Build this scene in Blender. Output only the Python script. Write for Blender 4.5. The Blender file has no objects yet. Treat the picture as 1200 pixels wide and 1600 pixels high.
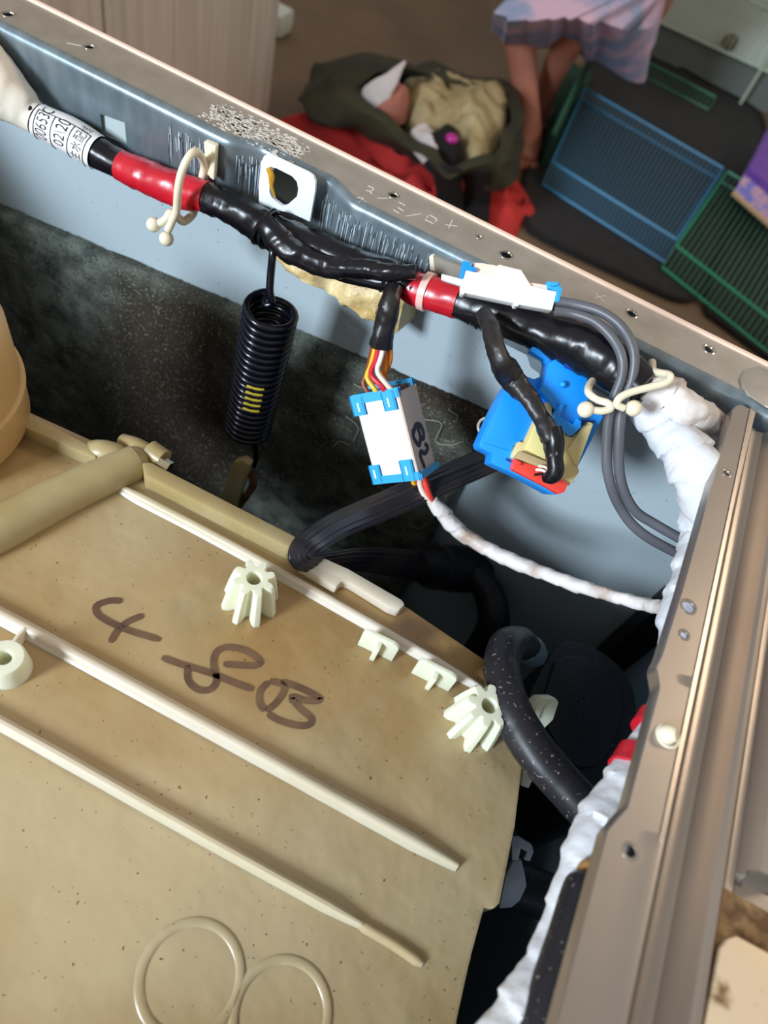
import bpy, bmesh, math, random
from mathutils import Vector, Matrix, noise
random.seed(7)
SC = bpy.context.scene
COL = SC.collection
# ---------------------------------------------------------------- camera
F = 1150.0
CAMZ = 0.22
def _rz(a): return Matrix.Rotation(a, 3, 'Z')
def _rx(a): return Matrix.Rotation(a, 3, 'X')
ROT = _rz(math.radians(7.97)) @ _rx(math.radians(37.15)) @ _rz(math.radians(21.96))
CAMP = Vector((0, 0, CAMZ))
cam = bpy.data.cameras.new('camera')
cam_o = bpy.data.objects.new('camera', cam); COL.objects.link(cam_o)
cam_o.matrix_world = Matrix.Translation(CAMP) @ ROT.to_4x4()
cam.sensor_fit = 'VERTICAL'; cam.sensor_height = 24.0; cam.lens = 24.0 * F / 1600.0
cam.clip_start = 0.01; cam.clip_end = 50
cam.dof.use_dof = True; cam.dof.focus_distance = 0.365; cam.dof.aperture_fstop = 6.0
SC.camera = cam_o
# ---------------------------------------------------------------- light
w = bpy.data.worlds.new('world'); SC.world = w; w.use_nodes = True
bg = w.node_tree.nodes['Background']; bg.inputs[0].default_value = (1.0, 0.93, 0.86, 1); bg.inputs[1].default_value = 0.40
def area(name, loc, target, size, energy, color, sy=None):
    l = bpy.data.lights.new(name, 'AREA'); l.energy = energy; l.color = color
    l.size = size
    if sy: l.shape = 'RECTANGLE'; l.size_y = sy
    o = bpy.data.objects.new(name, l); COL.objects.link(o); o.location = loc
    o.rotation_euler = (Vector(target) - Vector(loc)).to_track_quat('-Z', 'Y').to_euler()
    return o
area('window_daylight', (-1.35, -2.1, 1.05), (0.0, 0.3, -0.1), 0.6, 108, (0.78, 0.89, 1.0), 0.7)
area('added_warm_fill', (1.5, 1.7, 1.55), (0.2, 0.2, -0.1), 0.6, 14, (1.0, 0.80, 0.58), 0.3)  # added warm light, no lamp known there; gives the steel ridges warm strips
SC.view_settings.view_transform = 'Standard'; SC.view_settings.look = 'None'
SC.view_settings.gamma = 1; SC.view_settings.use_curve_mapping = False
SC.view_settings.exposure = 0.25
# ---------------------------------------------------------------- geometry of the view
def ray(x, y): return ROT @ Vector(((x - 600) / F, -(y - 800) / F, -1.0))
def at(x, y, k, v):
    """point of the place seen at pixel x, y on the plane k = v ('X','Y','Z') or at camera depth v ('D')"""
    d = ray(x, y)
    if k == 'D': return CAMP + d * v
    i = 'XYZ'.index(k)
    return CAMP + d * ((v - CAMP[i]) / d[i])
def depth(p): return -(ROT.transposed() @ (p - CAMP)).z
def pl(x, y, P0, n):
    d = ray(x, y); return CAMP + d * ((P0 - CAMP).dot(n) / d.dot(n))
CR, CU, CT = (ROT @ Vector(v) for v in ((1, 0, 0), (0, 1, 0), (0, 0, 1)))
def smooth(pts, n):
    out = []; P = [pts[0] * 2 - pts[1]] + list(pts) + [pts[-1] * 2 - pts[-2]]
    for i in range(1, len(P) - 2):
        a, b, c, d = P[i - 1], P[i], P[i + 1], P[i + 2]
        for j in range(n):
            t = j / n
            out.append(0.5 * ((2 * b) + (c - a) * t + (2 * a - 5 * b + 4 * c - d) * t * t + (3 * b - a - 3 * c + d) * t ** 3))
    out.append(P[-2]); return out
# ---------------------------------------------------------------- materials
def lin(c):
    return tuple(((v / 255) / 12.92 if v / 255 <= .04045 else ((v / 255 + .055) / 1.055) ** 2.4) for v in c) + (1,)
MATS = {}
def mat(name, col, rough=.5, metal=0.0, col2=None, scale=20, stops=(.35, .65), bump=0, bscale=100, stretch=None,
        sss=0, trans=0, alpha=1, specks=None, coat=0, ssr=.02, detail=4, emit=None):
    if name in MATS: return MATS[name]
    m = bpy.data.materials.new(name); m.use_nodes = True; N = m.node_tree.nodes; L = m.node_tree.links
    b = N['Principled BSDF']; b.inputs['Base Color'].default_value = lin(col)
    b.inputs['Roughness'].default_value = rough; b.inputs['Metallic'].default_value = metal
    tc = N.new('ShaderNodeTexCoord'); co = tc.outputs['Object']
    if stretch:
        mp = N.new('ShaderNodeMapping'); mp.inputs['Scale'].default_value = stretch; L.new(co, mp.inputs[0]); cs = mp.outputs[0]
    else: cs = co
    csock = None
    if col2:
        nz = N.new('ShaderNodeTexNoise'); nz.inputs['Scale'].default_value = scale; nz.inputs['Detail'].default_value = detail; L.new(cs, nz.inputs[0])
        r = N.new('ShaderNodeValToRGB'); r.color_ramp.elements[0].position = stops[0]; r.color_ramp.elements[1].position = stops[1]
        r.color_ramp.elements[0].color = lin(col); r.color_ramp.elements[1].color = lin(col2)
        L.new(nz.outputs[0], r.inputs[0]); csock = r.outputs[0]
    if specks:
        for sc_, th, scol in specks:
            v = N.new('ShaderNodeTexNoise'); v.inputs['Scale'].default_value = sc_; v.inputs['Detail'].default_value = 2; L.new(co, v.inputs[0])
            g = N.new('ShaderNodeMapRange'); g.inputs['From Min'].default_value = th; g.inputs['From Max'].default_value = th + (.03 if sc_ > 30 else .16); L.new(v.outputs[0], g.inputs['Value'])
            mx = N.new('ShaderNodeMix'); mx.data_type = 'RGBA'; L.new(g.outputs[0], mx.inputs['Factor'])
            if csock: L.new(csock, mx.inputs['A'])
            else: mx.inputs['A'].default_value = lin(col)
            mx.inputs['B'].default_value = lin(scol); csock = mx.outputs['Result']
    if csock: L.new(csock, b.inputs['Base Color'])
    if bump:
        nz = N.new('ShaderNodeTexNoise'); nz.inputs['Scale'].default_value = bscale; nz.inputs['Detail'].default_value = 3; L.new(cs, nz.inputs[0])
        bp = N.new('ShaderNodeBump'); bp.inputs['Strength'].default_value = bump; bp.inputs['Distance'].default_value = .001 if bscale > 40 else .004
        L.new(nz.outputs[0], bp.inputs['Height']); L.new(bp.outputs[0], b.inputs['Normal'])
    if name.startswith('black_'): b.inputs['Specular IOR Level'].default_value = .32
    if sss:
        b.inputs['Subsurface Weight'].default_value = sss; b.inputs['Subsurface Radius'].default_value = (1, .8, .5); b.inputs['Subsurface Scale'].default_value = ssr
    if trans: b.inputs['Transmission Weight'].default_value = trans
    if alpha < 1: b.inputs['Alpha'].default_value = alpha
    if coat: b.inputs['Coat Weight'].default_value = coat; b.inputs['Coat Roughness'].default_value = .12
    MATS[name] = m; return m
galv = mat('galvanised_steel', (186, 180, 170), .40, .8, (200, 194, 184), 60, bump=.05, bscale=900)
galv_b = mat('galvanised_brace', (166, 156, 148), .33, .85, (182, 172, 162), 8, bump=.04, bscale=1500)
galv_lip = mat('brushed_lip_steel', (120, 134, 142), .34, .6, (144, 158, 166), 22, (.4, .75), stretch=(5, 2, 1), bump=.04, bscale=60, detail=6)
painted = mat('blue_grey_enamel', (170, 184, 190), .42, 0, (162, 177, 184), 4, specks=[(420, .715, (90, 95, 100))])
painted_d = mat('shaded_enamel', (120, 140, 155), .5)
skin_edge = mat('cream_enamel_edge', (244, 214, 194), .4)
black_v = mat('black_vinyl_tape', (15, 15, 20), .27, 0, (24, 22, 26), 30, bump=.35, bscale=70)
black_old = mat('dusty_black_tape', (38, 33, 32), .4, 0, (24, 23, 26), 60, bump=.4, bscale=200)
red_v = mat('red_vinyl_tape', (196, 26, 42), .3, 0, (178, 22, 38), 60, bump=.2, bscale=90)
white_t = mat('white_cloth_tape', (222, 223, 225), .5, 0, (206, 209, 216), 35, bump=.6, bscale=150)
white_tb = mat('stained_white_tape', (226, 220, 216), .5, 0, (168, 140, 118), 45, (.52, .72), bump=.6, bscale=180)
cream_t = mat('cream_sleeve', (240, 232, 216), .55, 0, (226, 218, 204), 20, bump=.4, bscale=120)
paper = mat('white_paper_label', (232, 230, 228), .5)
ink = mat('black_ink', (34, 32, 36), .6)
navy = mat('navy_marker', (18, 16, 50), .5)
nylon = mat('natural_nylon', (232, 222, 196), .35, sss=.3, ssr=.004)
whitep = mat('white_connector_plastic', (250, 250, 248), .4)
whitep2 = mat('ivory_connector_side', (222, 202, 186), .5)
blue_l = mat('sky_blue_plastic', (50, 165, 220), .4)
blue_p = mat('bright_blue_plastic', (14, 148, 252), .42, 0, (20, 156, 252), 15)
blue_dk = mat('recess_shade_blue', (6, 60, 150), .5)  # darker copy of the bright blue, shade of the openings put into the colour
creamp = mat('yellowed_cream_plastic', (234, 218, 158), .4, 0, (218, 198, 136), 25, sss=.15, ssr=.004)
redp = mat('red_orange_plastic', (238, 70, 58), .4)
greyc = mat('grey_cable_jacket', (96, 98, 104), .42, 0, (84, 85, 90), 40)
spring_m = mat('black_spring_wire', (12, 14, 26), .25, .2, coat=.35)
yel = mat('yellow_paint_mark', (190, 170, 40), .5)
felt = mat('felt_insulation', (44, 50, 48), 1, 0, (112, 120, 110), 60, (.34, .70), bump=1, bscale=330, specks=[(5, .44, (50, 40, 28)), (620, .63, (120, 124, 110)), (420, .68, (104, 80, 54)), (700, .62, (26, 28, 28))], detail=12)
foam = mat('yellow_glue_foam', (224, 200, 146), .4, 0, (190, 158, 98), 90, bump=1, bscale=260)
plate_m = mat('translucent_amber_plastic', (158, 124, 72), .32, 0, (190, 172, 134), 8, (.33, .64), bump=.5, bscale=30, sss=.2, ssr=.015, specks=[(520, .715, (110, 84, 52)), (260, .755, (104, 76, 46))], coat=.2, detail=6)
rib_m = mat('pale_rib_plastic', (222, 212, 198), .34, 0, (200, 188, 158), 9, sss=.3, ssr=.006, coat=.1)
duct_m = mat('duct_plastic', (186, 174, 136), .36, 0, (164, 144, 98), 16, sss=.3, ssr=.01, bump=.2, bscale=60)
post_m = mat('milky_white_plastic', (226, 228, 204), .35, sss=.4, ssr=.008)
tank_m = mat('amber_tank_plastic', (196, 162, 110), .4, 0, (188, 152, 98), 20, sss=.3, ssr=.02)
marker_m = mat('brown_marker', (112, 86, 62), .45, 0, (90, 66, 50), 90, bump=.2, bscale=100)
rubber = mat('black_rubber', (26, 27, 33), .42, 0, (36, 34, 38), 40, specks=[(520, .66, (120, 108, 104))])
rubber_c = mat('ribbed_black_rubber', (34, 33, 40), .33, 0, (72, 58, 50), 26, (.45, .75))
blackp = mat('black_cover_plastic', (22, 24, 30), .5, specks=[(560, .70, (90, 95, 104))])
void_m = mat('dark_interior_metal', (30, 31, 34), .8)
screw_m = mat('bright_screw', (190, 180, 150), .25, 1)
hole_m = mat('embossed_steel', (178, 172, 160), .22, .9)
scratch_m = mat('scratch_mark', (225, 218, 208), .6)
greyplug = mat('grey_cap_plastic', (110, 122, 130), .4)
# room
floor_m = mat('brown_floor', (120, 98, 76), .7, 0, (108, 88, 70), 5, bump=.2, bscale=60)
wood_m = mat('pale_grained_wood', (216, 208, 198), .55, 0, (186, 178, 168), 7, (.3, .7), stretch=(10, 10, .35))
olive = mat('olive_cloth', (54, 50, 26), .9, 0, (34, 34, 20), 12, bump=.5, bscale=80)
red_c = mat('red_cloth', (206, 52, 48), .85, 0, (180, 40, 38), 10, bump=.4, bscale=60)
cream_c = mat('cream_cloth', (142, 122, 84), .9, 0, (172, 156, 116), 14, bump=.4, bscale=60)
pink_c = mat('dusty_pink_cloth', (160, 100, 86), .9)
pale_c = mat('pale_cloth', (196, 186, 184), .85)
black_c = mat('black_cloth', (22, 18, 18), .9)
skin = mat('skin', (176, 116, 94), .55, 0, (160, 98, 78), 9, sss=.1, ssr=.01)
dress_m = mat('tie_dye_cloth', (146, 158, 190), .9, 0, (210, 178, 200), 9, (.42, .6), bump=.3, bscale=40)
mat_m = mat('charcoal_rubber_mat', (40, 38, 38), .9, 0, (32, 31, 32), 30, bump=.5, bscale=300)
wire_b = mat('blue_coated_wire', (48, 130, 176), .4)
wire_bl = mat('dim_blue_wire', (66, 112, 140), .5)
wire_g = mat('green_coated_wire', (32, 146, 106), .4)
wire_gl = mat('dim_green_wire', (48, 104, 82), .5)
green_d = mat('dark_green_mesh', (10, 58, 44), .8)
wire_w = mat('pale_green_wire', (176, 196, 176), .5)
cab_w = mat('white_board', (212, 220, 212), .6)
cab_g = mat('grey_plinth', (108, 116, 112), .8)
purple = mat('purple_card', (104, 56, 160), .6, 0, (116, 72, 172), 10)
card_p = mat('printed_card', (120, 120, 196), .6, 0, (200, 156, 176), 40, (.45, .6))
card_b = mat('card_edge', (190, 160, 120), .8)
knob_m = mat('brown_knob', (100, 86, 56), .4)
hair_m = mat('dark_hair', (40, 28, 22), .6)
wall_m = mat('grey_wall_paint', (170, 168, 160), .8)
# ---------------------------------------------------------------- object helpers
def link(name, bm, m, parent=None, smooth_=True, mods=()):
    bmesh.ops.recalc_face_normals(bm, faces=bm.faces)
    me = bpy.data.meshes.new(name); bm.to_mesh(me); bm.free()
    o = bpy.data.objects.new(name, me); COL.objects.link(o)
    if m is not None: me.materials.append(m)
    if smooth_:
        for p in me.polygons: p.use_smooth = True
        try: me.set_sharp_from_angle(angle=math.radians(42))
        except Exception: pass
    if parent: put(o, parent)
    return o
def put(o, parent):
    o.parent = parent; o.matrix_parent_inverse = parent.matrix_basis.inverted()
def tag(o, label=None, cat=None, group=None, kind=None):
    if label: o['label'] = label
    if cat: o['category'] = cat
    if group: o['group'] = group
    if kind: o['kind'] = kind
    return o
def empty(name, loc, label, cat, group=None):
    o = bpy.data.objects.new(name, None); COL.objects.link(o); o.location = loc; o.empty_display_size = .02
    return tag(o, label, cat, group)
def bake(o, cutters=()):
    for c in cutters:
        md = o.modifiers.new('b', 'BOOLEAN'); md.operation = 'DIFFERENCE'; md.object = c; md.solver = 'EXACT'
    bpy.context.view_layer.update()
    dg = bpy.context.evaluated_depsgraph_get()
    me = bpy.data.meshes.new_from_object(o.evaluated_get(dg)); o.modifiers.clear(); o.data = me
    try: me.set_sharp_from_angle(angle=math.radians(35))
    except Exception: pass
    for c in cutters: bpy.data.objects.remove(c)
def bm_box(bm, c, s, axes=None, bev=0):
    ax = axes or (Vector((1, 0, 0)), Vector((0, 1, 0)), Vector((0, 0, 1)))
    r = bmesh.ops.create_cube(bm, size=1)
    for v in r['verts']:
        q = v.co.copy(); v.co = Vector(c) + ax[0] * (q.x * s[0]) + ax[1] * (q.y * s[1]) + ax[2] * (q.z * s[2])
    if bev:
        es = list({e for v in r['verts'] for e in v.link_edges})
        bmesh.ops.bevel(bm, geom=es, offset=bev, segments=2, affect='EDGES', profile=.6)
def box(name, c, s, m, parent=None, axes=None, bev=0):
    bm = bmesh.new(); bm_box(bm, c, s, axes, bev); return link(name, bm, m, parent)
def bm_prism(bm, pts, ext, bev=0):
    vs = [bm.verts.new(p) for p in pts]; f = bm.faces.new(vs)
    r = bmesh.ops.extrude_face_region(bm, geom=[f])
    nv = [v for v in r['geom'] if isinstance(v, bmesh.types.BMVert)]
    for v in nv: v.co += ext
    if bev:
        es = list({e for v in vs + nv for e in v.link_edges if v.is_valid})
        bmesh.ops.bevel(bm, geom=es, offset=bev, segments=2, affect='EDGES', profile=.6, clamp_overlap=True)
def prism(name, pts, ext, m, parent=None, bev=0, smooth_=True):
    bm = bmesh.new(); bm_prism(bm, pts, ext, bev); return link(name, bm, m, parent, smooth_)
def frames(P):
    T = [(P[min(i + 1, len(P) - 1)] - P[max(i - 1, 0)]).normalized() for i in range(len(P))]
    up = Vector((0, 0, 1)) if abs(T[0].z) < .9 else Vector((0, 1, 0))
    n = (up - T[0] * up.dot(T[0])).normalized(); out = []
    for t in T:
        n = (n - t * n.dot(t)).normalized(); out.append((t, n, t.cross(n)))
    return out
def bm_tube(bm, P, Rr, seg=14, flat=None, wr=0, pitch=0, lobes=0, pamp=.07, seed=0.0, cap=True, side=None, round_cap=False):
    """P dense points, Rr radii; flat = (a, b) scales of the section; wr = wrinkle height share; pitch = tape wrap pitch"""
    fr = frames(P); rings = []; s = 0
    for i, (p, r) in enumerate(zip(P, Rr)):
        if i: s += (P[i] - P[i - 1]).length
        t, n, b = fr[i]
        if side is not None:
            b = (side - t * side.dot(t)).normalized(); n = b.cross(t)
        ring = []
        for k in range(seg):
            a = 2 * math.pi * k / seg; rr = r
            if wr: rr *= 1 + wr * noise.noise(Vector((s * 60 + seed, math.cos(a) * 1.3, math.sin(a) * 1.3 + seed))) + wr * .6 * noise.noise(Vector((s * 260 + 3 * a / 6.283, math.cos(a) * 2 + seed, math.sin(a) * 2)))
            if pitch: rr *= 1 + pamp * (((s / pitch + a / 6.2832) % 1.0) - .5)
            if lobes: rr *= 1 + .09 * math.cos(lobes * a)
            u, v = (flat or (1, 1))
            ring.append(bm.verts.new(p + (n * math.cos(a) * v + b * math.sin(a) * u) * rr))
        rings.append(ring)
    for A, B in zip(rings, rings[1:]):
        for k in range(seg):
            bm.faces.new((A[k], A[(k + 1) % seg], B[(k + 1) % seg], B[k]))
    if cap: bm.faces.new(rings[0]); bm.faces.new(rings[-1])
def tube(name, pts, rs, m, parent=None, n=8, **kw):
    P = smooth(pts, n)
    if not isinstance(rs, (list, tuple)): rs = [rs] * len(pts)
    Rr = [q.x for q in smooth([Vector((r, 0, 0)) for r in rs], n)]
    bm = bmesh.new(); bm_tube(bm, P, Rr, **kw); return link(name, bm, m, parent)
def pxt(spec):
    """[(x, y, plane, value, r_px)] -> points, radii"""
    P = [at(a[0], a[1], a[2], a[3]) for a in spec]
    return P, [a[4] * depth(p) / F for a, p in zip(spec, P)]
def ptube(name, spec, m, parent=None, **kw):
    P, r = pxt(spec); return tube(name, P, r, m, parent, **kw)
def ball(name, c, r, m, parent=None, sc=(1, 1, 1)):
    bm = bmesh.new(); bmesh.ops.create_uvsphere(bm, u_segments=20, v_segments=12, radius=r)
    for v in bm.verts: v.co = Vector((v.co.x * sc[0], v.co.y * sc[1], v.co.z * sc[2])) + c
    return link(name, bm, m, parent)
def bm_cyl(bm, a, b, r0, r1=None, seg=24):
    d = (b - a); L_ = d.length; q = d.to_track_quat('Z', 'Y').to_matrix().to_4x4()
    bmesh.ops.create_cone(bm, cap_ends=True, segments=seg, radius1=r0, radius2=r0 if r1 is None else r1, depth=L_, matrix=Matrix.Translation((a + b) / 2) @ q)
def cyl(name, a, b, r0, m, parent=None, r1=None, seg=24, bev=0):
    bm = bmesh.new(); bm_cyl(bm, a, b, r0, r1, seg)
    if bev: bmesh.ops.bevel(bm, geom=[e for e in bm.edges if all(len(f.verts) > 4 or len(f.verts) == 4 for f in e.link_faces) and any(len(f.verts) > 4 for f in e.link_faces)], offset=bev, segments=2, affect='EDGES')
    return link(name, bm, m, parent)
def bm_torus(bm, c, n, R_, r, seg=28, sec=8, a0=0, a1=2 * math.pi):
    n = n.normalized(); u = n.orthogonal().normalized(); v = n.cross(u); full = abs(a1 - a0 - 2 * math.pi) < 1e-6
    rings = []
    for i in range(seg + (0 if full else 1)):
        a = a0 + (a1 - a0) * i / seg; d = u * math.cos(a) + v * math.sin(a)
        rings.append([bm.verts.new(c + d * (R_ + r * math.cos(2 * math.pi * k / sec)) + n * r * math.sin(2 * math.pi * k / sec)) for k in range(sec)])
    for i in range(len(rings) - (0 if full else 1)):
        A, B = rings[i], rings[(i + 1) % len(rings)]
        for k in range(sec): bm.faces.new((A[k], A[(k + 1) % sec], B[(k + 1) % sec], B[k]))
def blob(name, px, k, v, h, m, parent=None, rings=9, amp=.3, fs=12, up=None, power=2.0, segn=6, seed=0.0, under=0.0):
    """crumpled mound over a star-shaped outline"""
    base = [at(x, y, k, v) for x, y in px]
    B = smooth(base + [base[0]], segn)[:-1]
    c = sum(B, Vector()) / len(B); up = up or Vector((0, 0, 1))
    bm = bmesh.new(); top = bm.verts.new(c + up * h); prev = None
    def hh(p, t):
        q = p * fs + Vector((seed, seed * 2, 0))
        n_ = 1 - abs(noise.noise(q)) * 2.2
        return h * ((1 - t ** power) ** .6 * (1 + amp * noise.noise(q * .6)) + amp * n_ * .6 * min(1, (1 - t) * 4))
    top.co = c + up * hh(c, 0)
    for i in range(1, rings + 1):
        t = i / rings; ring = []
        for p in B:
            q = c + (p - c) * t; ring.append(bm.verts.new(q + up * (hh(q, t) if t < 1 else -under)))
        if prev is None:
            for j in range(len(ring)): bm.faces.new((top, ring[j], ring[(j + 1) % len(ring)]))
        else:
            for j in range(len(ring)): bm.faces.new((prev[j], ring[j], ring[(j + 1) % len(ring)], prev[(j + 1) % len(ring)]))
        prev = ring
    bm.faces.new(prev); return link(name, bm, m, parent)
def pxs(s, ox=0, oy=0, k=1): return [(ox + a / k, oy + b / k) for a, b in s]
YO, YI = .368, .334      # outer and inner edge of the side panel's top flange
FLOOR = -.85
# ================================================================ ROOM
bm = bmesh.new(); bm_box(bm, (0, 1.5, FLOOR - .01), (7, 7, .02)); tag(link('floor', bm, floor_m), kind='structure')
bm = bmesh.new(); bm_box(bm, (0, 5.0, .3), (7, .1, 2.3)); tag(link('wall_back', bm, wall_m), kind='structure')
# cupboard: its doors face +X, seen beyond the machine
cx = at(415, 215, 'Z', FLOOR).x; cy1 = at(415, 215, 'Z', FLOOR).y
cup = empty('wooden_cupboard', (cx - .25, cy1 - .6, FLOOR), 'tall pale grained wooden cupboard behind the steel flange, upper left', 'cupboard')
box('carcass', (cx - .27, cy1 - .6, .17), (.5, 1.2, 2.02), wood_m, cup)
seam = at(163, 40, 'X', cx).y
for a, b in ((cy1 - 1.2, seam - .003), (seam + .003, cy1)):
    box('door', (cx - .01, (a + b) / 2, .17), (.02, b - a, 2.0), wood_m, cup, bev=.0015)
p = at(438, 42, 'Z', FLOOR + .02)
ft = empty('white_doorstop', (p.x, p.y, FLOOR), 'small white rounded block on the floor past the cupboard edge', 'doorstop')
box('body', (p.x - .03, p.y, FLOOR + .035), (.11, .09, .07), cab_w, ft, bev=.02)
box('pad', (p.x - .03, p.y, FLOOR + .004), (.09, .07, .006), cab_g, ft)
# red garment
tag(blob('red_garment', [(425, 190), (470, 185), (540, 215), (640, 250), (730, 290), (780, 300), (808, 288), (838, 335), (815, 352), (800, 378), (740, 400), (560, 300)], 'Z', FLOOR + .001, .055, red_c, amp=1.0, fs=14, rings=14, segn=8), 'crumpled red garment spread on the floor under the olive bag', 'garment')
# olive bag
def ringpx(px, z, n=6):
    b = [at(x, y, 'Z', z) for x, y in px]; return smooth(b + [b[0]], n)[:-1]
bagb = [(500, 165), (530, 130), (590, 110), (680, 140), (760, 175), (790, 210), (795, 255), (775, 290), (730, 285), (660, 255), (590, 215), (530, 185)]
bagm = [(470, 160), (500, 105), (580, 90), (680, 108), (780, 135), (818, 180), (818, 230), (790, 292), (735, 278), (650, 240), (565, 205), (500, 195)]
rimo = [(505, 120), (545, 92), (590, 98), (690, 118), (780, 143), (812, 175), (806, 225), (768, 268), (735, 272), (676, 262), (600, 200), (540, 145)]
rimi = [(555, 125), (575, 108), (610, 110), (690, 128), (770, 153), (798, 180), (790, 220), (757, 255), (735, 260), (690, 250), (625, 200), (575, 150)]
bm = bmesh.new()
L_ = [ringpx(bagb, FLOOR + .055), ringpx(bagm, -.74), ringpx(bagm, -.69), ringpx(rimo, -.62), ringpx(rimi, -.615), ringpx(rimi, -.66), ringpx(rimi, -.72)]
rr = []
for j, ring in enumerate(L_):
    rr.append([bm.verts.new(p + Vector((noise.noise(p * 9), noise.noise(p * 9 + Vector((5, 5, 5))), noise.noise(p * 11))) * .03) for p in ring])
for A, B in zip(rr, rr[1:]):
    for k in range(len(A)): bm.faces.new((A[k], A[(k + 1) % len(A)], B[(k + 1) % len(A)], B[k]))
bm.faces.new(rr[0]); bm.faces.new(rr[-1])
bmesh.ops.subdivide_edges(bm, edges=bm.edges[:], cuts=1, use_grid_fill=True, smooth=.5)
tag(link('cloth_bag', bm, olive), 'open dark olive cloth bag full of clothes on the floor', 'bag')
for nm, pp, z, h, m, lb, cat in (
    ('cream_blouse', [(625, 135), (660, 130), (720, 140), (790, 165), (792, 215), (765, 255), (735, 262), (700, 215), (650, 200), (630, 165)], -.67, .055, cream_c, 'crumpled cream cloth filling the right of the olive bag', 'clothing'),
    ('pink_garment', [(575, 145), (600, 135), (632, 152), (638, 172), (610, 178), (585, 168)], -.64, .035, pink_c, 'dusty pink cloth in the left of the olive bag', 'clothing'),
    ('lilac_garment', [(640, 205), (655, 195), (680, 215), (705, 245), (700, 258), (670, 240)], -.65, .02, pale_c, 'pale lilac cloth strip at the front inside the olive bag', 'clothing'),
    ('black_garment', [(675, 212), (700, 200), (722, 235), (718, 262), (690, 262), (655, 225)], -.655, .03, black_c, 'black cloth bundle in the middle of the bag opening', 'clothing')):
    tag(blob(nm, pp, 'Z', z, h, m, amp=.65, fs=19, rings=14, segn=9, seed=len(nm), under=.03), lb, cat)
b0 = at(588, 150, 'Z', -.62)
tag(tube('white_sock', [b0 + Vector((0, 0, -.02)), b0, at(610, 125, 'Z', -.58), at(633, 96, 'Z', -.55)], [.03, .034, .018, .003], pale_c, flat=(1, .4), n=6, wr=.1), 'pointed white cloth sticking up out of the olive bag', 'clothing')
# black straps hanging from the bag
for sx, lb in ((0, 'black cloth strap hanging down over the red garment, left of the two'), (42, 'black cloth strap hanging down over the red garment, right of the two')):
    P = [at(700 + sx, 262, 'Z', -.62), at(700 + sx * 1.1, 285, 'Z', -.68), at(703 + sx, 315, 'Z', -.76), at(697 + sx * 1.1, 345, 'Z', -.785)]
    tag(tube('bag_strap', P, .035, black_c, flat=(1, .2), n=6, side=Vector((1, .3, 0)), seg=12), lb, 'strap')
tag(ball('pink_bead', at(706, 217, 'Z', -.615), .016, mat('magenta_plastic', (170, 30, 130), .15), sc=(1, 1, .7)), 'shiny magenta bead on the black cloth in the bag', 'bead')
# mats
def mat_slab(name, px, z, lb, m=mat_m, th=.012, grp=None):
    b = ringpx(px, z, 5)
    bm = bmesh.new(); bm_prism(bm, b, Vector((0, 0, -th))); o = link(name, bm, m)
    tag(o, lb, 'mat', grp)
    put(tube('bound_edge', b + [b[0], b[1]], .008, mat('mat_binding', (16, 16, 18), .9), n=1, seg=6), o)
mat_slab('floor_mat', [(935, 85), (1010, 80), (1100, 128), (1170, 165), (1192, 190), (1188, 225), (1150, 330), (1108, 440), (1090, 463), (1060, 467), (1000, 442), (850, 372), (822, 345), (818, 300), (835, 240), (880, 150)], FLOOR + .013, 'large charcoal mat with rounded corners under the blue wire panel')
mat_slab('floor_mat', [(1112, 420), (1150, 320), (1208, 200), (1240, 190), (1420, 290), (1440, 330), (1350, 640), (1290, 620), (1130, 505), (1105, 480)], FLOOR + .013, 'charcoal mat at the right frame edge under the green wire panel')
# wire panels
def wire_panel(name, c4, z, nw, m, ml, lb, fold, h=.05, grp=None):
    """c4: px corners A (top-left) B (top-right) C (bottom-right) D (bottom-left); wires run A-D to B-C"""
    A, B, C, D = [at(x, y, 'Z', z) for x, y in c4]
    root = empty(name, (A + B + C + D) / 4 - Vector((0, 0, h)), lb, 'wire panel', grp)
    t = .004
    fu = (A - D).normalized() * fold
    for a, b in ((A, B), (B, C), (C, D), (D, A), (A + fu - Vector((0, 0, h)), B + fu - Vector((0, 0, h))), (D - fu - Vector((0, 0, h)), C - fu - Vector((0, 0, h)))):
        bm = bmesh.new(); bm_cyl(bm, a, b, t, seg=8); link('frame_rod', bm, m, root)
    me = None
    for i in range(nw + 1):
        f = i / nw
        p, q = A.lerp(B, f), D.lerp(C, f)
        P = [p + fu - Vector((0, 0, h)), p, q, q - fu - Vector((0, 0, h))]
        bm = bmesh.new()
        for a, b in zip(P, P[1:]): bm_cyl(bm, a, b, .0026, seg=6)
        link('wire', bm, ml, root)
    return root
wire_panel('wire_shelf', [(914, 138), (1130, 263), (1057, 374), (863, 253)], FLOOR + .068, 34, wire_b, wire_bl, 'blue wire shelf panel lying on the charcoal mat', .04)
wire_panel('wire_shelf', [(1137, 268), (1420, 442), (1345, 610), (1057, 384)], FLOOR + .069, 36, wire_g, wire_gl, 'green wire shelf panel joined to the blue one at right', .04)
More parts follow.
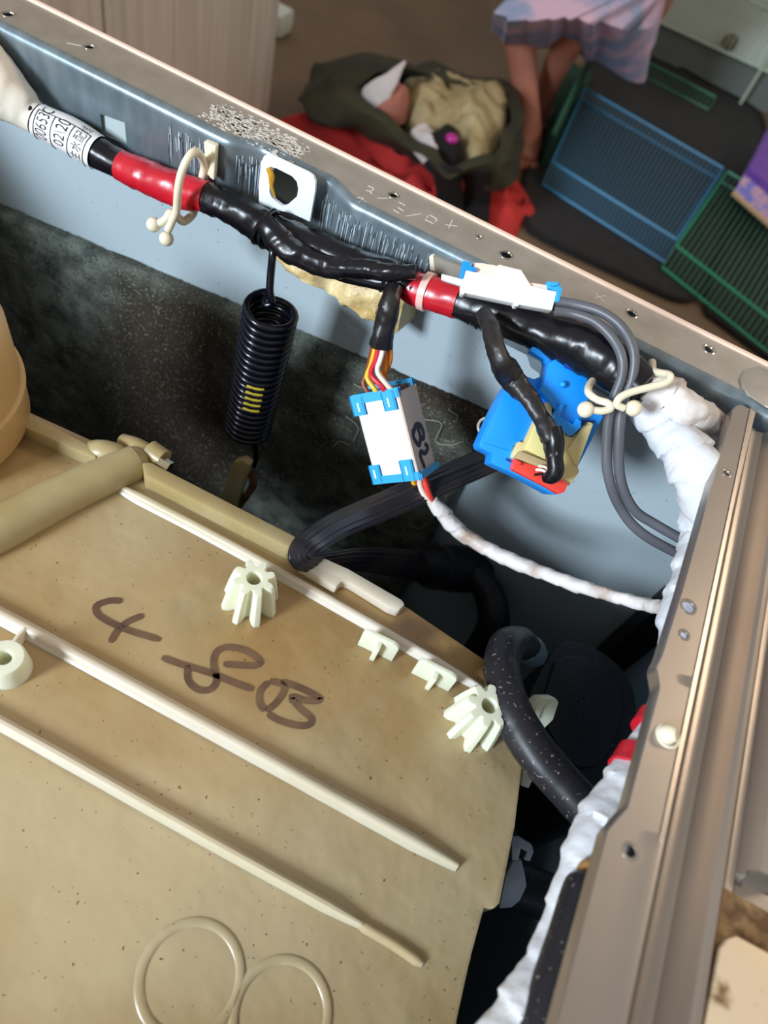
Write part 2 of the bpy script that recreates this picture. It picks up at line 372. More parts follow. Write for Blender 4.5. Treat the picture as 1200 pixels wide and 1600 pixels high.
# dark green folded mesh panel left of the blue one
gp = [at(*q, 'Z', FLOOR + .014) for q in ((846, 262), (868, 252), (916, 132), (905, 118))]
dgp = empty('mesh_panel', gp[0], 'dark green mesh panel standing between the bare foot and blue wire panel', 'wire panel')
A, B = at(842, 262, 'Z', FLOOR + .02), at(905, 128, 'Z', FLOOR + .02)
bm = bmesh.new(); bm_prism(bm, [A, B, B + Vector((.0, 0, .16)), A + Vector((.0, 0, .1))], Vector((.012, .0, 0))); link('mesh_sheet', bm, green_d, dgp)
bm = bmesh.new(); bm_cyl(bm, A + Vector((0, 0, .1)), B + Vector((0, 0, .16)), .006, seg=8); link('top_rod', bm, wire_gl, dgp)
bm = bmesh.new(); bm_prism(bm, [at(*q, 'Z', FLOOR + .018) for q in ((842, 262), (864, 256), (918, 136), (925, 118), (895, 100), (872, 130))], Vector((0, 0, .006))); link('folded_sheet', bm, green_d, dgp)
# green rail strip at the back
A, B = at(1012, 98, 'Z', FLOOR + .06), at(1118, 152, 'Z', FLOOR + .06)
gs = empty('wire_strip', (A + B) / 2 - Vector((0, 0, .05)), 'narrow green wire strip behind the charcoal mat', 'wire panel')
for dz in (0, -.045):
    bm = bmesh.new(); bm_cyl(bm, A + Vector((0, 0, dz)), B + Vector((0, 0, dz)), .005, seg=8); link('frame_rod', bm, wire_gl, gs)
for i in range(16):
    p = A.lerp(B, i / 15); bm = bmesh.new(); bm_cyl(bm, p, p - Vector((0, 0, .045)), .003, seg=6); link('wire', bm, wire_gl, gs)
# white cabinet + pale wire pen in front
WY = 3.36
wc = empty('white_cabinet', (.6, WY + .2, FLOOR), 'white cabinet with a grey plinth behind pale wires, upper right', 'cabinet')
box('front_board', (.6, WY + .2, -.35), (2.0, .4, .74), cab_w, wc)
box('plinth', (.6, WY + .21, FLOOR + .065), (2.0, .38, .13), cab_g, wc)
kp = at(1141, 66, 'Y', WY - .02)
ball('knob', kp, .028, knob_m, wc, sc=(1, .8, 1))
wp = empty('wire_pen_panel', (.5, WY - .05, FLOOR + .12), 'pale green wire grid standing upright before the white cabinet', 'wire panel')
for k in range(74):
    x = -.3 + k * .019
    bm = bmesh.new(); bm_cyl(bm, Vector((x, WY - .05, FLOOR + .14)), Vector((x, WY - .05, -.42)), .002, seg=5); link('wire', bm, wire_w, wp)
for z in (FLOOR + .14, -.545, -.42):
    bm = bmesh.new(); bm_cyl(bm, Vector((-.31, WY - .05, z)), Vector((1.11, WY - .05, z)), .004, seg=6); link('frame_rod', bm, wire_w, wp)
for x in (-.31, .22, .7, 1.11):
    bm = bmesh.new(); bm_cyl(bm, Vector((x, WY - .05, FLOOR)), Vector((x, WY - .05, -.42)), .006, seg=6); link('post', bm, wire_w, wp)
# purple box
pb = at(1195, 290, 'Z', FLOOR + .1)
q = [at(*c, 'Z', FLOOR + .16) for c in ((1170, 262), (1215, 175), (1290, 215), (1250, 330))]
bx = empty('printed_box', pb - Vector((0, 0, .02)), 'purple printed cardboard box on the wire panel at the right edge', 'box')
prism('lid_face', q, Vector((0, 0, -.02)), purple, bx)
q2 = [v + Vector((0, 0, -.021)) for v in q]
prism('side_panel', q2, Vector((0, -.03, -.045)), card_p, bx)
tube('card_edge', [q2[0] + Vector((0, -.03, -.047)), q2[3] + Vector((0, -.03, -.047))], .008, card_b, bx, n=2, seg=6)
# ---------------------------------------------------------------- person (seen from the dress hem down)
per = empty('person', at(822, 250, 'Z', FLOOR), 'person in a pink and blue tie-dye dress, bare feet on the mat, seated', 'person')
an1, kn1 = at(831, 208, 'Z', -.78), at(806, 28, 'Z', -.53)
an2, kn2 = at(846, 152, 'Z', -.775), at(896, 48, 'Z', -.52)
toe1, toe2 = at(822, 252, 'Z', -.832), at(838, 192, 'Z', -.832)
hipc = (kn1 + kn2) / 2 + Vector((.12, .42, .05))
V = [hipc, hipc + Vector((0, .03, .2)), hipc + Vector((0, .04, .4)), hipc + Vector((0, .03, .5)), hipc + Vector((0, .0, .62)),
     hipc + Vector((-.09, -.03, -.02)), kn1, an1, toe1.lerp(an1, .35), toe1,
     hipc + Vector((.09, -.03, -.02)), kn2, an2, toe2.lerp(an2, .35), toe2,
     hipc + Vector((-.17, .03, .38)), hipc + Vector((-.22, -.1, .14)), hipc + Vector((-.1, -.3, .1)),
     hipc + Vector((.17, .03, .38)), hipc + Vector((.22, -.1, .14)), hipc + Vector((.1, -.3, .1)), kn1.lerp(an1, .35), kn2.lerp(an2, .35), an1 + Vector((.005, .045, -.045)), an2 + Vector((.005, .045, -.04))]
E_ = [(0, 1), (1, 2), (2, 3), (3, 4), (0, 5), (5, 6), (6, 21), (21, 7), (7, 8), (8, 9), (0, 10), (10, 11), (11, 22), (22, 12), (12, 13), (13, 14), (2, 15), (15, 16), (16, 17), (2, 18), (18, 19), (19, 20), (7, 23), (12, 24)]
Rd = [.13, .115, .1, .045, .085, .075, .050, .030, .030, .034, .085, .050, .033, .032, .034, .05, .038, .028, .05, .038, .028, .043, .043, .026, .026]
me = bpy.data.meshes.new('body'); me.from_pydata([tuple(v) for v in V], E_, []); bo = bpy.data.objects.new('body', me); COL.objects.link(bo)
sm = bo.modifiers.new('s', 'SKIN'); sm.use_smooth_shade = True
for i, r in enumerate(Rd): me.skin_vertices[0].data[i].radius = (r, r)
for i in (9, 14, 8, 13): me.skin_vertices[0].data[i].radius = (.036, .018)
me.skin_vertices[0].data[0].use_root = True
bo.modifiers.new('u', 'SUBSURF').levels = 2; bo.modifiers['u'].render_levels = 2
bake(bo); bo.data.materials.clear(); bo.data.materials.append(skin); put(bo, per)
for p_ in bo.data.polygons: p_.use_smooth = True
for toe, an in ((toe1, an1), (toe2, an2)):
    d = (toe - an); d.z = 0; d.normalize(); s_ = Vector((-d.y, d.x, 0))
    for j in range(5):
        c0 = toe + s_ * (j - 2) * .0155 + d * (.012 - abs(j - 1) * .004) - Vector((0, 0, .004))
        tube('toe', [c0 - d * .025, c0, c0 + d * (.028 - j * .003)], [.009, .0095, .006], skin, per, n=4, seg=10)
# dress: rings from the ragged hem up over the lap to the chest
hem = [at(x, y, 'Z', z) for x, y, z in ((768, 42, -.56), (785, 66, -.58), (820, 74, -.59), (855, 76, -.59), (880, 64, -.58), (905, 84, -.60), (950, 106, -.62), (998, 131, -.65), (1012, 85, -.6), (1022, 40, -.56), (960, 0, -.57), (850, -10, -.57))]
lap = [at(x, y, 'Z', z) for x, y, z in ((774, 16, -.42), (792, 30, -.41), (825, 32, -.41), (860, 30, -.4), (885, 28, -.4), (910, 32, -.40), (955, 40, -.42), (1010, 46, -.45), (1032, 0, -.42), (1045, -40, -.38), (960, -60, -.36), (850, -60, -.36))]
def ell(c, a, b, n=12):
    # same winding as the hem rings
    return [c + Vector((math.cos(t) * a, math.sin(t) * b, 0)) for t in [math.pi + 2 * math.pi * (i + .5) / n for i in range(n)]]
R3 = [smooth(r_ + [r_[0]], 5)[:-1] for r_ in (hem, [h_.lerp(l_, .5) for h_, l_ in zip(hem, lap)], lap, ell(hipc + Vector((0, -.02, .13)), .17, .15), ell(hipc + Vector((0, .03, .28)), .15, .12), ell(hipc + Vector((0, .035, .42)), .16, .09), ell(hipc + Vector((0, .03, .47)), .07, .06))]
bm = bmesh.new(); rr = []
for j, ring in enumerate(R3):
    rr.append([bm.verts.new(p + (p - sum(ring, Vector()) / len(ring)).normalized() * .012 * math.sin(i * 1.25) * (1 if j < 4 else .2)) for i, p in enumerate(ring)])
for A_, B_ in zip(rr, rr[1:]):
    for k in range(len(A_)): bm.faces.new((A_[k], A_[(k + 1) % len(A_)], B_[(k + 1) % len(A_)], B_[k]))
dr = link('dress', bm, dress_m, per)
hd = hipc + Vector((0, -.01, .66)); ball('hair', hd + Vector((0, .02, .02)), .1, hair_m, per, sc=(.85, 1, 1.1))
# ================================================================ WASHING MACHINE CABINET
mc = empty('washing_machine_cabinet', (-.2, .06, FLOOR), 'steel washing machine cabinet with its lid off, blue-grey inside', 'appliance')
XR, XL, YN = .178, -.47, -.24
# side panel with painted inside, outer enamel skin edge
box('side_panel', ((XL + XR) / 2, .3655, -.427), (XR - XL, .003, .846), painted, mc)
box('outer_skin', ((XL + .3) / 2, .3705, -.424), (.3 - XL, .003, .850), skin_edge, mc, bev=.0006)
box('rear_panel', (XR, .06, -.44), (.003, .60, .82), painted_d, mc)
box('front_panel', (XL, .06, -.43), (.003, .60, .84), painted, mc)
box('far_side_panel', ((XL + XR) / 2, YN, -.43), (XR - XL, .003, .84), painted, mc)
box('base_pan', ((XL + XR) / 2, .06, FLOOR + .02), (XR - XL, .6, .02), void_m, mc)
# flange (polygon with the pressed recess) and lip
inner_px = [(326, 214), (360, 220), (390, 226), (411, 232), (450, 252), (490, 272), (512, 282), (528, 296), (548, 318), (580, 336)]
inner = [Vector((XL, YI, 0)), Vector((-.30, YI, 0)), Vector((-.23, YI, 0))]
for x, y in inner_px:
    q = at(x, y, 'Z', 0); inner.append(Vector((q.x, YI + max(0, q.y - .333) * 1.0, 0)))
inner += [Vector((-.08, YI, 0)), Vector((.02, YI, 0)), Vector((.128, YI, 0))]
inner = [inner[0]] + [v for a, v in zip(inner, inner[1:]) if v.x > a.x + .001]
R_ = .0046
outl = [Vector((v.x, v.y + R_, 0)) for v in inner] + [Vector((.30, YI + .002, 0)), Vector((.30, YO, 0)), Vector((XL, YO, 0))]
fl = prism('top_flange', outl, Vector((0, 0, -.0012)), galv, None)
holes = [((13, 22), 9, 0), ((140, 73), 8, 1), ((348, 175), 7, 1), ((615, 305), 8, 1), ((749, 370), 5, 0), ((791, 398), 10, 0), ((987, 490), 9, 0), ((1108, 546), 9, 0)]
cut = []
for (hx, hy), r, emb in holes:
    c = at(hx, hy, 'Z', 0); rr_ = r * depth(c) / F
    cut.append(cyl('cut', c - Vector((0, 0, .01)), c + Vector((0, 0, .01)), rr_, None, seg=32))
bake(fl, cut); put(fl, mc)
for (hx, hy), r, emb in holes:
    c = at(hx, hy, 'Z', 0); rr_ = r * depth(c) / F
    bm = bmesh.new(); bm_torus(bm, c + Vector((0, 0, -.0004)), Vector((0, 0, 1)), rr_ * 1.05, .0008); link('hole_rim', bm, hole_m, fl)
    if emb:
        bm = bmesh.new(); bmesh.ops.create_uvsphere(bm, u_segments=20, v_segments=10, radius=rr_ * .98)
        for v in bm.verts: v.co = Vector((v.co.x, v.co.y, v.co.z * .35)) + c + Vector((0, 0, -.0028))
        link('dimple', bm, hole_m, fl)
# lip: rolled edge then down, following the inner line
prof = [(R_, 0.0), (R_ * .6, -.0003), (R_ * .25, -.0012), (.0003, -.0026), (0, -.0045), (.0008, -.02), (.001, -.037)]
bm = bmesh.new(); rows = []
IN2 = smooth(inner, 3)
for v in IN2: rows.append([bm.verts.new((v.x, v.y + a, v.z + b)) for a, b in prof])
for A_, B_ in zip(rows, rows[1:]):
    for k in range(len(prof) - 1): bm.faces.new((A_[k], A_[k + 1], B_[k + 1], B_[k]))
lip = link('inner_lip', bm, galv_lip, None)
sd = lip.modifiers.new('sol', 'SOLIDIFY'); sd.thickness = .0008; sd.offset = 0
bpy.context.view_layer.update()
c1 = prism('cut', [at(x, y, 'Y', YI) - Vector((0, .006, 0)) for x, y in ((155, 178), (194, 192), (197, 226), (158, 210))], Vector((0, .012, 0)), None)
kx = [(424, 264), (430, 262), (444, 269), (456, 275), (464, 284), (466, 296), (464, 307), (456, 314), (448, 321), (441, 322), (430, 314), (424, 308), (421, 300), (421, 275)]
c2 = prism('cut', [at(x, y, 'Y', .338) - Vector((0, .008, 0)) for x, y in kx], Vector((0, .02, 0)), None)
bake(lip, [c1, c2]); put(lip, mc)
# added pale pad in the square cut-out, standing in for the lit panel
prism('added_backing_pad', [at(x, y, 'Y', .337) for x, y in ((150, 172), (200, 190), (202, 232), (154, 216))], Vector((0, .002, 0)), mat('pale_pad', (176, 190, 190), .5), mc)
# white splotches of wear and scratched marks on the flange
bm = bmesh.new()
for i in range(620):
    u = random.random(); v = random.gauss(.5, .23)
    if not .04 < v < .96 or random.random() < abs(u - .45) * .9: continue
    x = -.222 + u * .058; y = YI + .004 + v * (YO - YI - .006)
    n_ = random.randint(4, 6); s_ = random.uniform(.0002, .0011)
    pts = [Vector((x + math.cos(6.28 * k / n_) * s_ * random.uniform(.4, 3.2), y + math.sin(6.28 * k / n_) * s_ * random.uniform(.5, 1.2), .00005)) for k in range(n_)]
    try: bm_prism(bm, pts, Vector((0, 0, .0001)))
    except Exception: pass
tag(link('worn_zinc_flakes', bm, scratch_m, mc, False), kind='stuff')
def strokes(name, lists, k, v, wpx, m, parent, th=.0003, up=Vector((0, 0, 1))):
    bm = bmesh.new()
    for S in lists:
        P = smooth([at(x, y, k, v) + up * th * .5 for x, y in S], 5); Rr = [wpx * depth(p) / F for p in P]
        bm_tube(bm, P, Rr, seg=8, flat=(1, th / Rr[0]), side=None if k != 'Z' else None) if False else ribbon(bm, P, Rr, up, th)
    return link(name, bm, m, parent)
def ribbon(bm, P, Rr, up, th):
    fr = []
    for i, p in enumerate(P):
        t = (P[min(i + 1, len(P) - 1)] - P[max(i - 1, 0)]).normalized(); s_ = t.cross(up).normalized() * Rr[i] * (1 if 0 < i < len(P) - 1 else .6)
        fr.append([bm.verts.new(q) for q in (p - s_, p + s_, p + s_ + up * th, p - s_ + up * th)])
    for A_, B_ in zip(fr, fr[1:]):
        for k in range(4): bm.faces.new((A_[k], A_[(k + 1) % 4], B_[(k + 1) % 4], B_[k]))
    bm.faces.new(fr[0]); bm.faces.new(fr[-1])
sc8 = lambda L: [[(540 + a / 4.2857, 260 + b / 4.2857) for a, b in S] for S in L]
strokes('scratched_marks', sc8([[(150, 130), (190, 150)], [(190, 150), (175, 165), (135, 160)], [(150, 160), (180, 185)], [(210, 213), (285, 215)],
    [(355, 238), (400, 262)], [(350, 275), (390, 300)], [(320, 290), (360, 315)], [(400, 335), (510, 318)], [(565, 325), (610, 355), (600, 372)], [(530, 355), (590, 385)], [(540, 345), (555, 330)],
    [(665, 390), (750, 402)], [(715, 358), (690, 415)], [(60, 210), (120, 215), (90, 240), (140, 235)]]), 'Z', 0, .8, scratch_m, mc, .0001)
strokes('scratched_cross', [[(928, 466), (946, 462)], [(930, 458), (944, 472)], [(104, 67), (128, 72)]], 'Z', 0, .7, scratch_m, mc, .0001)
# brushed scratches on the lip, light and dark
def lip_y(x):
    for a, b in zip(IN2, IN2[1:]):
        if a.x <= x <= b.x: return a.y + (b.y - a.y) * (x - a.x) / max(1e-6, b.x - a.x)
    return YI
for nm, n__, m__ in (('light_scratches', 130, mat('light_scratch', (196, 208, 214), .4)), ('dark_scratches', 110, mat('dark_scratch', (58, 70, 80), .5))):
    bm = bmesh.new()
    for i in range(n__):
        x = random.choice((random.uniform(-.238, -.208), random.uniform(-.195, -.182), random.uniform(-.147, -.125), random.uniform(-.128, -.06), random.uniform(-.128, -.06)))
        za = random.uniform(-.014, -.0062); zb = za - random.uniform(.004, .020); y = lip_y(x) - .0002; w__ = random.uniform(.00012, .0005)
        xs = x + random.uniform(-.0006, .0006)
        bm_prism(bm, [Vector((x, y, za)), Vector((x + w__, y, za)), Vector((xs + w__ * .6, y + .0006, zb)), Vector((xs, y + .0006, zb))], Vector((0, -.00012, 0)))
    tag(link(nm, bm, m__, mc, False), kind='stuff')
# overlapping corner tab of the flange
prism('corner_tab', [at(x, y, 'Z', .0012) for x, y in ((1157, 590), (1165, 576), (1185, 572), (1260, 600), (1260, 660), (1196, 634), (1172, 618), (1160, 604))], Vector((0, 0, -.0011)), galv, mc, bev=.0004)
box('corner_post', (.166, .351, -.45), (.022, .022, .78), mat('black_seal', (12, 12, 15), .5), mc, bev=.003)
# ---------------------------------------------------------------- brace with pressed ribs
br = empty('cross_brace', (.13, .2, -.01), 'bronze-grey pressed steel brace with long ribs along the right side', 'brace')
def edge_x(y):
    pts = [(-.14, .0865), (.044, .087), (.098, .0872), (.1035, .0895), (.108, .0915), (.155, .0925), (.162, .0895), (.168, .0905), (.2, .092), (.3, .0945), (.322, .0953), (.326, .0965), (.3285, .099)]
    for (a, b), (c, d) in zip(pts, pts[1:]):
        if a <= y <= c: return b + (d - b) * (y - a) / (c - a)
    return pts[-1][1]
base_prof = [(0, -.006), (.0002, -.001), (.0008, 0), (.008, 0), (.0145, 0), (.0163, .0005), (.018, .0002), (.0198, -.0022), (.0214, -.006), (.0235, -.0088), (.0265, -.0096), (.0295, -.0088), (.0318, -.006), (.0334, -.002), (.0347, .0008), (.0362, .0014), (.038, .0008), (.0396, -.002), (.0415, -.0038)]
ys = [-.14 + i * .002 for i in range(235)]
bm = bmesh.new(); rows = []
for y in ys:
    row = []; ex = edge_x(y)
    fan = max(0, y - .12) * -.03
    for i, (a, z) in enumerate(base_prof):
        x = ex + a if i < 3 else .0875 + a + max(0, min(edge_x(y), .0955) - .0875) * (1 if i == 3 else .5 if i == 4 else 0)
        f = min(1, max(0, (y - .25) / .06)) if i > 4 else 0
        row.append(bm.verts.new((x, y, z)))
    # second rib block further out
    for a, z in ((.044, -.0038), (.046, -.0010 if y > .106 else -.006), (.048, .0024 if y > .108 else -.006), (.051, .0032 if y > .108 else -.006), (.055, .0032 if y > .109 else -.006), (.058, .0022 if y > .110 else -.006), (.061, -.004 if y > .11 else -.006), (.066, -.004), (.09, -.004), (.10, -.004), (.1001, -.02)):
        row.append(bm.verts.new((.0875 + a, y, z)))
    rows.append(row)
for A_, B_ in zip(rows, rows[1:]):
    for k in range(len(A_) - 1): bm.faces.new((A_[k], A_[k + 1], B_[k + 1], B_[k]))
bo_ = link('pressed_sheet', bm, galv_b, None)
sd = bo_.modifiers.new('sol', 'SOLIDIFY'); sd.thickness = .0009; sd.offset = -1
cut = []
for (hx, hy), r in (((1135, 739), 7), ((1076, 948), 12), ((1069, 992), 8), ((985, 1330), 12), ((1043, 1152), 14)):
    c = at(hx, hy, 'Z', 0); r_ = r * depth(c) / F
    cut.append(cyl('cut', c - Vector((0, 0, .01)), c + Vector((0, 0, .01)), r_, None, seg=28))
    bmr = bmesh.new(); bm_torus(bmr, c + Vector((0, 0, -.0004)), Vector((0, 0, 1)), r_ * 1.03, .0007); link('hole_rim', bmr, galv_b, br)
bake(bo_, cut); put(bo_, br)
# rusty speckled pad in the lower right recess
rust = mat('speckled_rusty_steel', (150, 122, 84), .6, .3, (96, 70, 44), 130, (.42, .6), bump=.4, bscale=300)
prism('stained_recess', [Vector((x, y, -.0034)) for x, y in ((.1285, -.13), (.1285, .102), (.18, .102), (.18, -.13))], Vector((0, 0, -.0004)), rust, br)
pad = [at(x, y, 'Z', 0) for x, y in ((1080, 1700), (1128, 1480), (1138, 1466), (1152, 1462), (1200, 1488), (1330, 1560), (1330, 1700))]
prism('raised_pad', pad, Vector((0, 0, -.003)), mat('sandy_stained_steel', (214, 192, 160), .5, .2, (120, 92, 60), 90, (.6, .74), bump=.2, bscale=300), br, bev=.0008)
# nylon pin poking through the brace
pp = at(1043, 1150, 'Z', 0)
pin = empty('nylon_plug', pp, 'short white nylon plug poking through the steel brace', 'plug')
tube('plug_body', [pp + Vector((-.002, .0, -.008)), pp + Vector((-.0005, 0, .001)), pp + Vector((.0015, 0, .0035))], [.0036, .0035, .0022], nylon, pin, n=5)
bm = bmesh.new(); bm_torus(bm, pp + Vector((0, 0, .0004)), Vector((0, 0, 1)), .004, .0006); link('collar', bm, nylon, pin)
# ================================================================ felt insulation
def grid_slab(name, px, k, v, ext, m, parent, res=40, amp=.002, fs=60):
    """bilinear patch between four px corners, bumpy face, given thickness"""
    A, B, C, D = [at(x, y, k, v) for x, y in px]
    bm = bmesh.new(); g = []; n = ext.normalized()
    for i in range(res + 1):
        row = []
        for j in range(res + 1):
            u, w_ = i / res, j / res
            p = A.lerp(B, u).lerp(D.lerp(C, u), w_)
            if j == 0: p = p + Vector((0, 0, 1)) * (.0025 * noise.noise(Vector((u * 60, 0, 0))) + .004 * noise.noise(Vector((u * 9, 3, 0))))
            row.append(bm.verts.new(p - n * amp * (1 + noise.noise(p * fs) + .6 * noise.noise(p * fs * 4)) * (1 if 0 < j < res else .4)))
        g.append(row)
    for i in range(res):
        for j in range(res): bm.faces.new((g[i][j], g[i + 1][j], g[i + 1][j + 1], g[i][j + 1]))
    r = bmesh.ops.extrude_face_region(bm, geom=bm.faces[:])
    for v_ in r['geom']:
        if isinstance(v_, bmesh.types.BMVert): v_.co += ext + n * amp
    return link(name, bm, m, parent)
z1 = at(0, 320, 'Y', .362); z2 = at(770, 658, 'Y', .355)
fm = empty('felt_mat', (-.2, .358, -.3), 'dark speckled felt sound mat on the blue-grey side wall', 'insulation')
bm = bmesh.new()
FX0, FX1 = XL + .01, z2.x
g = []; RX, RZ = 150, 70
for i in range(RX + 1):
    u = i / RX; x = FX0 + (FX1 - FX0) * u
    ztop = z1.z + (z2.z - z1.z) * ((x - z1.x) / (z2.x - z1.x)) + .0010 * noise.noise(Vector((x * 40, 0, 0))) + .0010 * noise.noise(Vector((x * 300, 0, 0))) - .004 * max(0, math.sin((x + .16) * 40)) * 0
    row = []
    for j in range(RZ + 1):
        w_ = j / RZ; z = ztop + (-.55 - ztop) * w_ ** 1.3; p = Vector((x, .3565, z))
        d = .0022 * (noise.noise(p * 45) + .5 * noise.noise(p * 190)) + .0035 * noise.noise(p * 14)
        row.append(bm.verts.new((x + (.002 * noise.noise(Vector((0, z * 60, 0))) if i == RX else 0), .3565 + (d if 0 < j else 0) - (.003 * min(1, j / 2) * (1 if i not in (0, RX) else 0)), z)))
    g.append(row)
for i in range(RX):
    for j in range(RZ): bm.faces.new((g[i][j], g[i + 1][j], g[i + 1][j + 1], g[i][j + 1]))
r = bmesh.ops.extrude_face_region(bm, geom=bm.faces[:])
for v_ in r['geom']:
    if isinstance(v_, bmesh.types.BMVert): v_.co.y = .3635
link('felt_sheet', bm, felt, fm)
fib = mat('loose_fibre', (150, 148, 130), .8)
for S in ([(660, 655), (690, 662), (680, 690), (705, 695), (725, 690)], [(552, 600), (580, 612), (600, 620)], [(540, 650), (560, 668), (552, 690)], [(700, 640), (715, 650), (712, 660)], [(590, 760), (612, 770), (640, 768)], [(520, 700), (530, 690), (545, 695)], [(640, 820), (655, 826), (668, 818)]):
    tube('fibre', [at(x, y, 'Y', .351) for x, y in S], .0003, fib, fm, n=5, seg=5)
bm = bmesh.new()
for i in range(260):
    x = random.uniform(-.43, -.015); z = random.uniform(-.36, -.125); a = random.uniform(-1.2, 1.2); l_ = random.uniform(.0015, .006)
    if z > -.122 - (x + .006) * -.085 * 1.0 - .004 and x < -.2: z -= .03
    p = Vector((x, .3525, z)); q = p + Vector((math.cos(a) * l_, random.uniform(-.0006, .0004), math.sin(a) * l_)); m_ = (p + q) / 2 + Vector((0, -.0005, random.uniform(-.001, .001)))
    bm_tube(bm, [p, m_, q], [.00016] * 3, seg=4)
tag(link('short_fibres', bm, fib, fm), kind='stuff')
# ================================================================ glue foam
gf = [(418, 388), (430, 380), (560, 420), (636, 455), (637, 480), (632, 500), (628, 522), (612, 515), (600, 503), (588, 498), (575, 478), (560, 472), (545, 476), (530, 458), (500, 442), (480, 430), (450, 418), (430, 402)]
tag(blob('glue_foam', gf, 'Y', .343, .006, foam, amp=.7, fs=80, up=Vector((0, -1, 0)), rings=14, segn=4, under=.018), 'lumpy yellow glue foam stuck behind the black harness', 'glue')
# keyhole clip, white plastic
kc = prism('white_keyhole_clip', [at(x, y, 'Y', .3335) for x, y in ((408, 252), (412, 244), (420, 241), (450, 255), (482, 270), (489, 275), (493, 284), (492, 300), (484, 347), (456, 334), (430, 328), (404, 319), (404, 290))], Vector((0, .002, 0)), mat('glossy_white_plastic', (235, 242, 250), .25), None, bev=.0006)
c3 = prism('cut', [at(x, y, 'Y', .3335) - Vector((0, .008, 0)) for x, y in kx], Vector((0, .02, 0)), None)
bake(kc, [c3]); tag(kc, 'white plastic keyhole clip set in the steel lip above the harness', 'clip')
tag(ptube('glue_drip', [(419, 262, 'Y', .3315, 4), (424, 275, 'Y', .3315, 5), (424, 290, 'Y', .3315, 3), (430, 308, 'Y', .332, 1.5)], mat('amber_glue', (200, 150, 40), .25), wr=.2), 'amber glue drip on the left of the white keyhole clip', 'glue')
# ================================================================ main harness
hz = .3215
H = [(-60, 75, 'Y', .318, 48), (0, 138, 'Y', .318, 44), (30, 163, 'Y', .319, 33), (58, 186, 'Y', .320, 24), (110, 212, 'Y', hz, 26), (152, 238, 'Y', hz, 25), (185, 257, 'Y', hz, 22), (230, 277, 'Y', hz, 25), (280, 297, 'Y', hz, 26), (320, 308, 'Y', hz, 24), (370, 330, 'Y', hz, 26), (425, 362, 'Y', hz, 28), (500, 390, 'Y', hz, 26), (560, 412, 'Y', hz, 24), (620, 430, 'Y', .320, 22), (650, 452, 'Y', .320, 25), (700, 466, 'Y', .319, 26), (750, 482, 'Y', .318, 28), (820, 506, 'Y', .316, 32), (880, 530, 'Y', .313, 37), (935, 556, 'Y', .309, 40), (975, 585, 'Y', .305, 38), (1010, 612, 'Y', .30, 30)]
HP, HR = pxt(H); N_ = 10
HP = smooth(HP, N_); HR = [q.x for q in smooth([Vector((r_, 0, 0)) for r_ in HR], N_)]
hn = empty('wiring_harness', HP[len(HP) // 2], 'thick black taped wiring harness with two red bands along the wall', 'wiring harness')
def seg_h(name, i0, i1, m, grow=1.0, **kw):
    a, b = int(i0 * N_), int(i1 * N_); bm = bmesh.new()
    bm_tube(bm, HP[a:b + 1], [r_ * grow for r_ in HR[a:b + 1]], seg=26, **kw); return link(name, bm, m, hn)
seg_h('cloth_sleeve', 0, 3.0, cream_t, 1.0, wr=.06)
seg_h('black_wrap', 2.7, 7.2, black_v, .97, wr=.04)
lab = seg_h('red_band', 6.1, 9.1, red_v, 1.03, wr=.07, pitch=.02)
seg_h('black_wrap', 8.8, 14.9, black_v, .97, wr=.12, pitch=.02, pamp=.1)
seg_h('red_band', 14.6, 16.4, red_v, 1.04, wr=.05, pitch=.018)
seg_h('black_wrap', 16.2, 21.9, black_v, .99, wr=.09, pitch=.04, seed=4.0)
# second strand twisted round the middle, and creases at the junctions
ptube('twisted_strand', [(415, 352, 'Y', .312, 17), (450, 388, 'Y', .309, 21), (510, 416, 'Y', .309, 17), (570, 420, 'Y', .309, 15), (610, 425, 'Y', .308, 13), (650, 424, 'Y', .312, 12)], black_v, hn, wr=.15, pitch=.014, pamp=.12, n=14, seg=24)
ptube('twisted_strand', [(440, 385, 'Y', .318, 13), (520, 420, 'Y', .316, 14), (590, 440, 'Y', .314, 13), (630, 440, 'Y', .316, 12)], black_v, hn, wr=.1, n=10, seg=16)
for i_, (x, y, r_) in enumerate(((420, 358, 29), (617, 436, 25), (757, 484, 29))):
    c = at(x, y, 'Y', .3195); d_ = (at(x + 20, y + 9, 'Y', .3195) - c).normalized()
    bm = bmesh.new()
    for k in (-1, 0, 1):
        bm_torus(bm, c + d_ * k * .0026, (d_ + Vector((0, .1 * k, .25 * k))), r_ * depth(c) / F * .98, .0014, seg=26)
    link('tape_crease', bm, black_v, hn)
# paper label wrapped on the harness with printing
def hpoint(s, a, lift):
    """s in control-point units along the harness, a angle round it (0 = towards camera, + = up in the photo)"""
    f_ = s * N_; i = max(1, min(len(HP) - 2, int(f_))); fr_ = f_ - i
    p = HP[i].lerp(HP[i + 1], fr_); r_ = HR[i] + (HR[i + 1] - HR[i]) * fr_
    t = (HP[i + 1] - HP[i - 1]).normalized(); v = (CAMP - p); v = (v - t * v.dot(t)).normalized(); u = v.cross(t)
    if u.dot(CU) < 0: u = -u
    return p + (v * math.cos(a) + u * math.sin(a)) * (r_ + lift)
bm = bmesh.new(); g = []
for i in range(25):
    s = 3.08 + (5.05 - 3.08) * i / 24
    g.append([bm.verts.new(hpoint(s, -1.9 + 3.6 * j / 24, .0006)) for j in range(25)])
for i in range(24):
    for j in range(24): bm.faces.new((g[i][j], g[i + 1][j], g[i + 1][j + 1], g[i][j + 1]))
tag(link('paper_label', bm, paper, hn), 'white paper label with printed characters')
paper_label = [o for o in hn.children if o.name.startswith('paper_label')][0]
